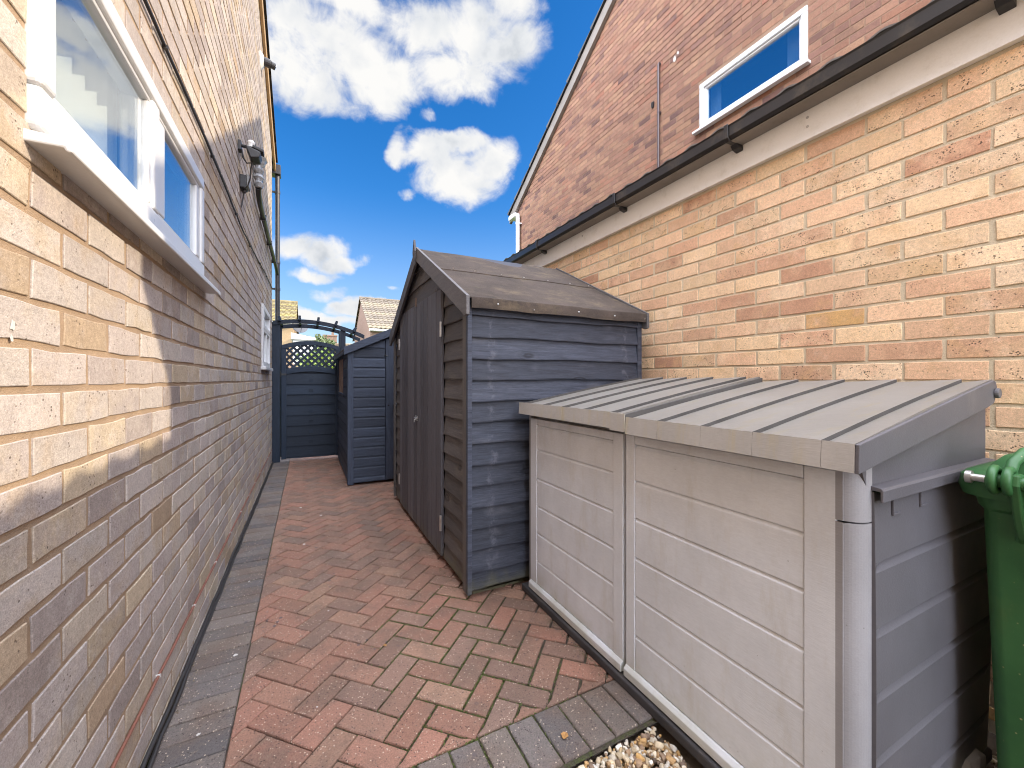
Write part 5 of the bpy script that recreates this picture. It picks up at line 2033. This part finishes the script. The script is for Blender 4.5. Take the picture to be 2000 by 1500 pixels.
def make_lid(y0, y1, steps, lift, name='lid'):
    """sloping lid: stepped boards running back to front, turned down front lip and side skirt"""
    mb = MB()
    xf, xb = 0.968, 1.738
    ys = [y0] + steps + [y1]
    for k, (a, b) in enumerate(zip(ys, ys[1:])):
        st = 0.010
        n = 14
        vs, fs = [], []
        for i in range(n + 1):
            f = i / n
            x = xf + (xb - xf) * f
            z = lid_z(x) + lift + 0.004 * math.sin(math.pi * f)
            # near side raised, sloping down to the far side
            vs += [(x, a, z + st), (x, b, z), (x, a, z - 0.006), (x, b, z - 0.006)]
        for i in range(n):
            q = i * 4
            fs += [(q, q + 4, q + 5, q + 1), (q, q + 2, q + 6, q + 4), (q + 2, q + 3, q + 7, q + 6), (q + 1, q + 5, q + 7, q + 3)]
        fs += [(0, 1, 3, 2), (n * 4, n * 4 + 2, n * 4 + 3, n * 4 + 1)]
        mb.add(vs, fs)
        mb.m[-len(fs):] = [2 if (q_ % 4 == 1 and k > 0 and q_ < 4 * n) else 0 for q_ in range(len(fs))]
        zf = lid_z(xf) + lift
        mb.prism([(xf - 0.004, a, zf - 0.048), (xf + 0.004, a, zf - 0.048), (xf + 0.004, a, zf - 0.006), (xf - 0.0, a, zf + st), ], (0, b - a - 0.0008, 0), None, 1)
    return mb


mbl = make_lid(1.062, 1.822, [1.125, 1.287, 1.438, 1.593, 1.76], 0.012)
zf = lid_z(0.968) + 0.012
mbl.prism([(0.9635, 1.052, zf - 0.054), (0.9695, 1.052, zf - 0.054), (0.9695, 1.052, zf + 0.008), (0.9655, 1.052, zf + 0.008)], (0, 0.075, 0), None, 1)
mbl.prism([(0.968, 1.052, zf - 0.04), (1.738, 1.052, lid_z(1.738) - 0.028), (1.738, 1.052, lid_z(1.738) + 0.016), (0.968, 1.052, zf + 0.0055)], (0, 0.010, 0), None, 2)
mbl.prism([(0.972, 1.815, zf - 0.045), (1.73, 1.815, lid_z(1.73) - 0.03), (1.73, 1.815, lid_z(1.73) + 0.006), (0.972, 1.815, zf - 0.004)], (0, 0.007, 0))
mbl.build('lid', [M['box_lid'], M['box_lip'], M['box_step_shade']], sb)
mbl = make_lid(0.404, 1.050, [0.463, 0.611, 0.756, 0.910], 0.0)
lid2 = mbl.build('lid', [M['box_lid'], M['box_lip'], M['box_step_shade']], sb)
mb = MB()
prof = [(0.9645, lid_z(0.968) - 0.049), (1.66, lid_z(1.66) - 0.058), (1.725, lid_z(1.725) - 0.055), (1.752, lid_z(1.74) - 0.022), (1.74, lid_z(1.74) + 0.002), (1.725, lid_z(1.725) + 0.009), (0.9675, lid_z(0.968) + 0.009)]
mb.prism([(x, 0.396, z) for x, z in prof], (0, 0.0075, 0))
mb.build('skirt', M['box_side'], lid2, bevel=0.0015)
mb = MB()
mb.tube([(1.730, 0.386, lid_z(1.73) - 0.028), (1.730, 0.3955, lid_z(1.73) - 0.028)], 0.014, 16)
mb.build('hinge_cap', M['box_side'], lid2, bevel=0.002)

# ------------------------------------------------------------------ wheelie bin
wb = thing('wheelie_bin', 'dark green wheelie bin at the right edge with domed lid and hinge bar', 'bin', (1.70, 0.12, -0.02))


def rrect(x0, x1, y0, y1, r, z, n=5):
    pts = []
    for (cx_, cy_, a0) in ((x1 - r, y1 - r, 0), (x0 + r, y1 - r, 90), (x0 + r, y0 + r, 180), (x1 - r, y0 + r, 270)):
        for i in range(n + 1):
            t = R(a0 + 90 * i / n)
            pts.append((cx_ + r * math.cos(t), cy_ + r * math.sin(t), z))
    return pts


mb = MB()
rings = [rrect(1.492, 1.86, -0.03, 0.318, 0.02, 0.03), rrect(1.480, 1.87, -0.042, 0.330, 0.024, 0.05)]
for i in range(7):
    f = i / 6
    rings.append(rrect(1.472 - 0.038 * f, 1.875 + 0.035 * f, -0.05 - 0.045 * f, 0.336 + 0.016 * f, 0.028, 0.09 + 0.70 * f))
rings.append(rrect(1.418, 1.918, -0.11, 0.362, 0.05, 0.800))
rings.append(rrect(1.412, 1.924, -0.116, 0.368, 0.05, 0.835))
mb.loft(rings)
mb.build('body', M['bin'], wb, smooth=True)
mb = MB()
lr = [rrect(1.398, 1.938, -0.128, 0.384, 0.055, 0.826, 6), rrect(1.392, 1.944, -0.134, 0.390, 0.058, 0.845, 6), rrect(1.395, 1.941, -0.131, 0.387, 0.058, 0.872, 6),
      rrect(1.405, 1.931, -0.121, 0.377, 0.055, 0.882, 6), rrect(1.432, 1.90, -0.095, 0.350, 0.05, 0.886, 6), rrect(1.438, 1.90, -0.088, 0.344, 0.05, 0.898, 6),
      rrect(1.452, 1.885, -0.072, 0.328, 0.05, 0.918, 6), rrect(1.475, 1.86, -0.045, 0.300, 0.05, 0.928, 6), rrect(1.53, 1.82, 0.0, 0.25, 0.05, 0.932, 6)]
mb.loft(lr)
bl_ = mb.build('lid', M['bin'], wb, smooth=True)
# moulded loop on the lid, running to the hinges
mb = MB()
pts = [(1.402, 0.300, 0.885), (1.420, 0.298, 0.912), (1.452, 0.288, 0.935), (1.50, 0.265, 0.948), (1.525, 0.235, 0.950), (1.528, 0.12, 0.950), (1.525, 0.0, 0.950), (1.50, -0.03, 0.948), (1.452, -0.05, 0.935), (1.42, -0.06, 0.912), (1.402, -0.062, 0.885)]
mb.tube(pts, 0.0105, 12)
mb.build('lid_loop', M['bin'], bl_, smooth=True)
mb = MB()
mb.tube([(1.385, 0.330, 0.872), (1.385, -0.09, 0.872)], 0.0145, 16)
hb = mb.build('hinge_bar', M['bin'], wb, smooth=True)
mb = MB()
mb.tube([(1.385, 0.331, 0.872), (1.385, 0.352, 0.872)], 0.0085, 14)
mb.tube([(1.385, 0.352, 0.872), (1.385, 0.362, 0.872)], 0.0145, 14)
mb.build('bar_end', M['steel'], hb, smooth=True)
for yc in (0.318, 0.296, -0.058, -0.08):
    mb = MB()
    lug = []
    for i in range(17):
        t = R(-60 + 260 * i / 16)
        lug.append((1.387 - 0.025 * math.sin(t), yc, 0.874 + 0.025 * math.cos(t)))
    lug.append((1.408, yc, 0.855))
    mb.tube(lug, 0.0085, 10)
    mb.build('lug', M['bin'], wb, smooth=True)
for yc in (0.285, -0.045):
    mb = MB()
    mb.prism([(1.372, yc - 0.007, 0.892), (1.402, yc - 0.007, 0.892), (1.428, yc - 0.007, 0.80), (1.445, yc - 0.007, 0.722), (1.422, yc - 0.007, 0.742), (1.392, yc - 0.007, 0.80), (1.366, yc - 0.007, 0.868)], (0, 0.016, 0))
    mb.prism([(1.45, yc - 0.05, 0.83), (1.415, yc - 0.05, 0.83), (1.436, yc - 0.028, 0.73), (1.45, yc - 0.028, 0.72)], (0, 0.045, 0.0))
    mb.build('handle_bracket', M['bin'], wb, bevel=0.004)
for yc in (0.255, -0.02):
    mb = MB()
    mb.prism([(1.441, yc - 0.006, 0.725), (1.428, yc - 0.006, 0.725), (1.434, yc - 0.006, 0.62), (1.46, yc - 0.006, 0.61)], (0, 0.012, 0))
    mb.build('rib', M['bin'], wb, bevel=0.003)
for yc in (0.318, -0.085):
    mb = MB()
    mb.tube([(1.53, yc - 0.02, 0.075), (1.53, yc + 0.02, 0.075)], 0.095, 24)
    mb.build('wheel', M['black_plastic'], wb, bevel=0.006)

# lump of concrete against the wall foot by the bin
mb = MB()
rr = random.Random(9)
vs = []
for v in ICO_V:
    k = 1 + 0.16 * math.sin(3 * v.x + 1) + 0.15 * math.sin(4 * v.y + 2) + 0.12 * math.sin(4 * v.z)
    vs.append((1.600 + max(-.75, min(.75, v.x * k)) * 0.075, 0.415 + max(-.75, min(.75, v.y * k)) * 0.035, 0.030 + max(-.75, min(.75, v.z * k)) * 0.07))
mb.add(vs, ICO_F)
tag(mb.build('concrete_lump', M['concrete'], bevel=0.002, loc=(1.6, 0.415, 0)), 'broken grey concrete lump between the storage box and the green bin', 'rubble')


# dirt gathered at the foot of the walls
mb = MB()
rr = random.Random(41)
for i in range(2600):
    w_ = i % 5
    if w_ < 3:
        x, y = LX + 0.012 + abs(rr.gauss(0, 0.016)), rr.uniform(0.6, 6.0)
    elif w_ == 3:
        x, y = 0.70 - abs(rr.gauss(0, 0.02)), rr.uniform(1.88, 3.85)
    else:
        x, y = 0.995 - abs(rr.gauss(0, 0.012)), rr.uniform(0.97, 1.85)
    if patch_noise(x * 3, y * 2.3) < 0.42:
        continue
    s_ = rr.choice((0.0012, 0.0018, 0.0025, 0.004))
    an = rr.uniform(0, 6.28)
    dx, dy = math.cos(an) * s_, math.sin(an) * s_
    z = 0.0005
    mb.add([(x - dx, y - dy, z), (x + dy * .7, y - dx * .7, z), (x + dx, y + dy, z), (x - dy * .6, y + dx * .6, z), (x, y, z + s_ * 0.9)], [(0, 1, 4), (1, 2, 4), (2, 3, 4), (3, 0, 4)], (rr.random(), 0, 0))
tag(mb.build('debris', leaf_mat('dry_debris', (0.055, 0.042, 0.03), (0.26, 0.19, 0.11)), recalc=False), 'crumbs of dirt and leaf litter along the foot of the left wall and sheds', 'debris', kind='stuff')


# fallen leaves
def leaf(x, y, z, s, an, label, m='leaf_tan'):
    mb = MB()
    k = 9
    top = []
    for i in range(k):
        t = i / (k - 1)
        w = s * 0.42 * math.sin(math.pi * t) ** 0.7 * (1 + 0.2 * math.sin(17 * t))
        top.append((t, w))
    vs = []
    ca, sa = math.cos(an), math.sin(an)
    for (t, w) in top:
        for q in (-1, 0, 1):
            lx_, ly_ = (t - 0.5) * s, q * w
            vs.append((x + lx_ * ca - ly_ * sa, y + lx_ * sa + ly_ * ca, z + 0.002 + abs(q) * w * 0.35 + 0.15 * s * (t - 0.5) ** 2))
    fs = []
    for i in range(k - 1):
        for q in (0, 1):
            a = i * 3 + q
            fs.append((a, a + 1, a + 4, a + 3))
    mb.add(vs, fs)
    o = mb.build('fallen_leaf', M[m], recalc=False, loc=(x, y, z))
    so = o.modifiers.new('solid', 'SOLIDIFY')
    so.thickness = 0.0006
    tag(o, label, 'leaf', 'fallen leaves on the paving')


leaf(0.705, 1.03, 0.003, 0.026, 0.7, 'curled orange tan dead leaf on the grey edging blocks near the gravel')
leaf(0.285, 1.715, 0.003, 0.016, 2.1, 'small brown dead leaf in the middle of the red block path')
# pale flecks (dried droppings) on the border blocks
mb = MB()
rr = random.Random(77)
for (x, y, r_) in ((-0.255, 1.93, 0.009), (-0.30, 1.55, 0.006), (-0.02, 3.02, 0.011), (0.10, 3.6, 0.010), (-0.05, 3.9, 0.011), (0.09, 2.1, 0.004), (-0.28, 2.6, 0.005), (0.03, 1.5, 0.003)):
    splat(mb, (x, y, 0.0022), r_, 'z', 0.0008)
tag(mb.build('droppings', M['white_bit']), 'dried white specks of bird droppings scattered over the path blocks', 'droppings', kind='stuff')

# ------------------------------------------------------------------ beyond the gate
def far_window(parent, place, u0, u1, z0, z1):
    mb = MB()
    w = 0.07

    def bx(a, b, c, d, o0, o1):
        P = [place(a, o1, c), place(b, o1, c), place(b, o1, d), place(a, o1, d)]
        Q = [place(a, o0, c), place(b, o0, c), place(b, o0, d), place(a, o0, d)]
        mb.add(P + Q, [(0, 1, 2, 3), (7, 6, 5, 4), (0, 4, 5, 1), (1, 5, 6, 2), (2, 6, 7, 3), (3, 7, 4, 0)])
    bx(u0, u1, z0, z0 + w, -0.01, 0.05)
    bx(u0, u1, z1 - w, z1, -0.01, 0.05)
    bx(u0, u0 + w, z0 + w, z1 - w, -0.01, 0.05)
    bx(u1 - w, u1, z0 + w, z1 - w, -0.01, 0.05)
    um = (u0 + u1) / 2
    bx(um - w / 2, um + w / 2, z0 + w, z1 - w, -0.01, 0.05)
    f = mb.build('window', M['upvc'], parent)
    mb = MB()
    mb.add([place(u0 + w, 0.012, z0 + w), place(u1 - w, 0.012, z0 + w), place(u1 - w, 0.012, z1 - w), place(u0 + w, 0.012, z1 - w)], [(0, 1, 2, 3)])
    mb.build('pane', M['glass_dark'], f)


def far_house(name, label, x0, x1, yf, yr, ez, rz, bm_, tm, wins, gutter_white=True, chimney=None):
    t = thing(name, label, 'house', ((x0 + x1) / 2, (yf + yr) / 2, 0))
    ym = (yf + yr) / 2
    mb = MB()
    mb.prism([(x0, yf, -0.1), (x0, yr, -0.1), (x0, yr, ez), (x0, ym, rz), (x0, yf, ez)], (x1 - x0, 0, 0))
    mb.build('wall', bm_, t)
    mb = MB()
    s = (rz - ez) / (ym - yf)
    nw = max(4, int((x1 - x0) / 0.30))
    for sgn in (1, -1):
        ye = yf - 0.3 if sgn > 0 else yr + 0.3
        ze = ez - s * 0.3
        n = Vector((0, -s * sgn, 1)).normalized()
        tiled_roof(mb, (x0 - 0.15, ye, ze + 0.02), (x1 + 0.15, ye, ze + 0.02), (0, ym - ye, rz - ze), n, courses=14, th=0.05, waves=nw, wave_h=0.055)
    mb.tube([(x0 - 0.15, ym, rz + 0.05), (x1 + 0.15, ym, rz + 0.05)], 0.13, 8)
    rf = mb.build('roof', tm, t, recalc=False)
    mb = MB()
    mb.box(x0 - 0.1, x1 + 0.1, yf - 0.42, yf - 0.31, ez - s * 0.3 - 0.13, ez - s * 0.3 - 0.01)
    mb.box(x0 - 0.1, x1 + 0.1, yf - 0.30, yf - 0.02, ez - s * 0.3 - 0.16, ez - s * 0.3 - 0.05)
    mb.build('gutter', M['upvc'], t)
    for (u0, u1, z0, z1) in wins:
        far_window(t, lambda u, o, z: (u, yf - o, z), u0, u1, z0, z1)
    if chimney:
        cx_, cy_, cw, cz0, cz1 = chimney
        mb = MB()
        mb.box(cx_ - cw, cx_ + cw, cy_ - 0.3, cy_ + 0.3, cz0, cz1)
        mb.box(cx_ - cw - 0.06, cx_ + cw + 0.06, cy_ - 0.36, cy_ + 0.36, cz1, cz1 + 0.12)
        mb.tube([(cx_ + cw * 0.4, cy_, cz1 + 0.12), (cx_ + cw * 0.4, cy_, cz1 + 0.55)], [0.13, 0.10], 10)
        mb.build('chimney', M['far_brick'], rf)
    return t


far_house('tiled_house', 'buff house with lichened yellow tile roof behind the gate left of the dish', -10, -0.78, 30, 38, 4.95, 6.75, M['far_brick_buff'], M['tile_yellow'],
          [(-2.3, -1.55, 3.35, 4.55), (-5.5, -3.8, 3.35, 4.55), (-2.6, -1.4, 0.9, 2.2)])
mb_t = far_house('red_house', 'red brown gabled house with grey tile roof beyond the small shed', 3.86, 13, 29, 39.4, 4.72, 7.55, M['far_brick'], M['tile_brown'], [(5.0, 6.6, 2.9, 4.2)])
wh = thing('white_extension', 'white rendered low extension beneath the satellite dish beyond the gate', 'building', (-0.3, 29, 0))
mb = MB()
mb.box(-0.75, 0.35, 27.0, 30.5, -0.1, 3.45)
mb.build('wall', M['render_white'], wh)
mb = MB()
mb.prism([(-0.85, 26.9, 3.46), (0.45, 26.9, 3.46), (0.45, 26.9, 3.60), (-0.85, 26.9, 3.85)], (0, 3.7, 0))
mb.build('roof', M['render_white'], wh)
far_window(wh, lambda u, o, z: (u, 27.0 - o, z), -0.5, 0.1, 1.3, 2.5)
sd = thing('satellite_dish', 'round grey satellite dish above the white extension', 'satellite dish', (-0.45, 28.0, 3.8))
mb = MB()
rings = []
cen = Vector((-0.42, 27.6, 4.30))
ax = Vector((0.25, -0.9, 0.35)).normalized()
e1 = ax.cross(Vector((0, 0, 1))).normalized()
e2 = e1.cross(ax)
for r_, dpt in ((0.02, 0.0), (0.2, 0.02), (0.36, 0.07), (0.46, 0.12), (0.46, 0.10), (0.3, 0.03), (0.02, -0.02)):
    rings.append([cen + ax * dpt + (e1 * math.cos(2 * math.pi * k / 20) + e2 * math.sin(2 * math.pi * k / 20)) * r_ for k in range(20)])
mb.loft(rings)
mb.build('reflector', M['dish'], sd, smooth=True)
mb = MB()
mb.tube([cen - ax * 0.02, cen - ax * 0.2 + Vector((0, 0, -0.2)), (cen.x, cen.y + 0.25, 3.55)], 0.03, 8)
mb.tube([cen + ax * 0.1 - e2 * 0.44, cen + ax * 0.55 - e2 * 0.15], 0.02, 8)
mb.ball(tuple(cen + ax * 0.56 - e2 * 0.13), 0.06, 8, 6)
mb.build('mount', M['dish'], sd, smooth=True)
far_house('chimney_house', 'distant pale house with a stepped brick chimney seen under the arch', 1.35, 6.0, 44, 52, 4.2, 4.9, M['far_brick_buff'], M['tile_brown'], [(2.0, 3.2, 2.2, 3.6)], chimney=(2.05, 44.6, 0.62, 3.9, 5.45))
# garden wall seen through the lattice
gw = MB()
gw.box(-9, 9, 24.0, 24.25, -0.1, 1.9)
tag(gw.build('garden_wall', M['far_brick'], loc=(0, 24, 0)), 'pinkish brick garden wall glimpsed through the gate lattice', 'wall')


def foliage(mb, c, rad, n, size, rr, squash=1.0):
    for _ in range(n):
        while True:
            p = Vector((rr.uniform(-1, 1), rr.uniform(-1, 1), rr.uniform(-1, 1)))
            if 0.25 < p.length < 1:
                break
        p = Vector((p.x * rad, p.y * rad, p.z * rad * squash))
        lump = 1 + 0.25 * math.sin(p.x * 5 / rad + 1) * math.sin(p.z * 4 / rad + 2)
        q = Vector(c) + p * lump
        a = Vector((rr.uniform(-1, 1), rr.uniform(-1, 1), rr.uniform(-1, 1))).normalized()
        b = a.cross(Vector((rr.uniform(-1, 1), rr.uniform(-1, 1), rr.uniform(-1, 1)))).normalized()
        s = size * rr.uniform(0.6, 1.3)
        mb.add([q - a * s, q + b * s * 0.45, q + a * s, q - b * s * 0.45], [(0, 1, 2, 3)], (rr.random(), 0, 0))


def tree(name, label, cat, x, y, h, crown_r, lm, seed, leaf_s, n, zbase=0.35, squash=1.0):
    rr = random.Random(seed)
    t = thing(name, label, cat, (x, y, 0))
    mb = MB()
    mb.tube([(x, y, -0.05), (x + 0.03, y, h * 0.3), (x - 0.03, y, h * 0.6), (x, y, h * 0.85)], [0.05 * h * 0.4, 0.04 * h * 0.4, 0.025 * h * 0.4, 0.008 * h], 8)
    for k in range(7):
        an = k * 2.4
        z0 = h * (0.35 + 0.06 * k)
        mb.tube([(x, y, z0), (x + math.cos(an) * crown_r * 0.4, y + math.sin(an) * crown_r * 0.4, z0 + crown_r * 0.35), (x + math.cos(an) * crown_r * 0.7, y + math.sin(an) * crown_r * 0.7, z0 + crown_r * 0.5)], [0.012 * h, 0.008 * h, 0.003 * h], 6)
    mb.build('trunk', M['bark'], t)
    mb = MB()
    for k in range(10):
        an = rr.uniform(0, 6.28)
        d = rr.uniform(0, 0.65) * crown_r
        foliage(mb, (x + math.cos(an) * d, y + math.sin(an) * d, h * zbase + (h * (1 - zbase) - crown_r * 0.4) * rr.uniform(0.2, 1.0)), crown_r * rr.uniform(0.35, 0.6), n // 10, leaf_s, rr, squash)
    mb.build('crown', lm, t, recalc=False)
    return t


tree('garden_shrub', 'bright yellow green shrub glimpsed through the middle of the gate lattice', 'shrub', 0.30, 11.0, 1.95, 0.75, M['leaf_bright'], 61, 0.06, 2600, 0.1)
tree('distant_tree', 'bushy tree top showing beneath the arch left of the chimney', 'tree', 0.95, 40.0, 5.2, 1.25, M['leaf_dull'], 62, 0.13, 3000, 0.4)
tree('distant_tree', 'small tree top tucked beside the brick chimney', 'tree', 1.9, 41.5, 4.9, 0.7, M['leaf_dull'], 63, 0.12, 1400, 0.5)
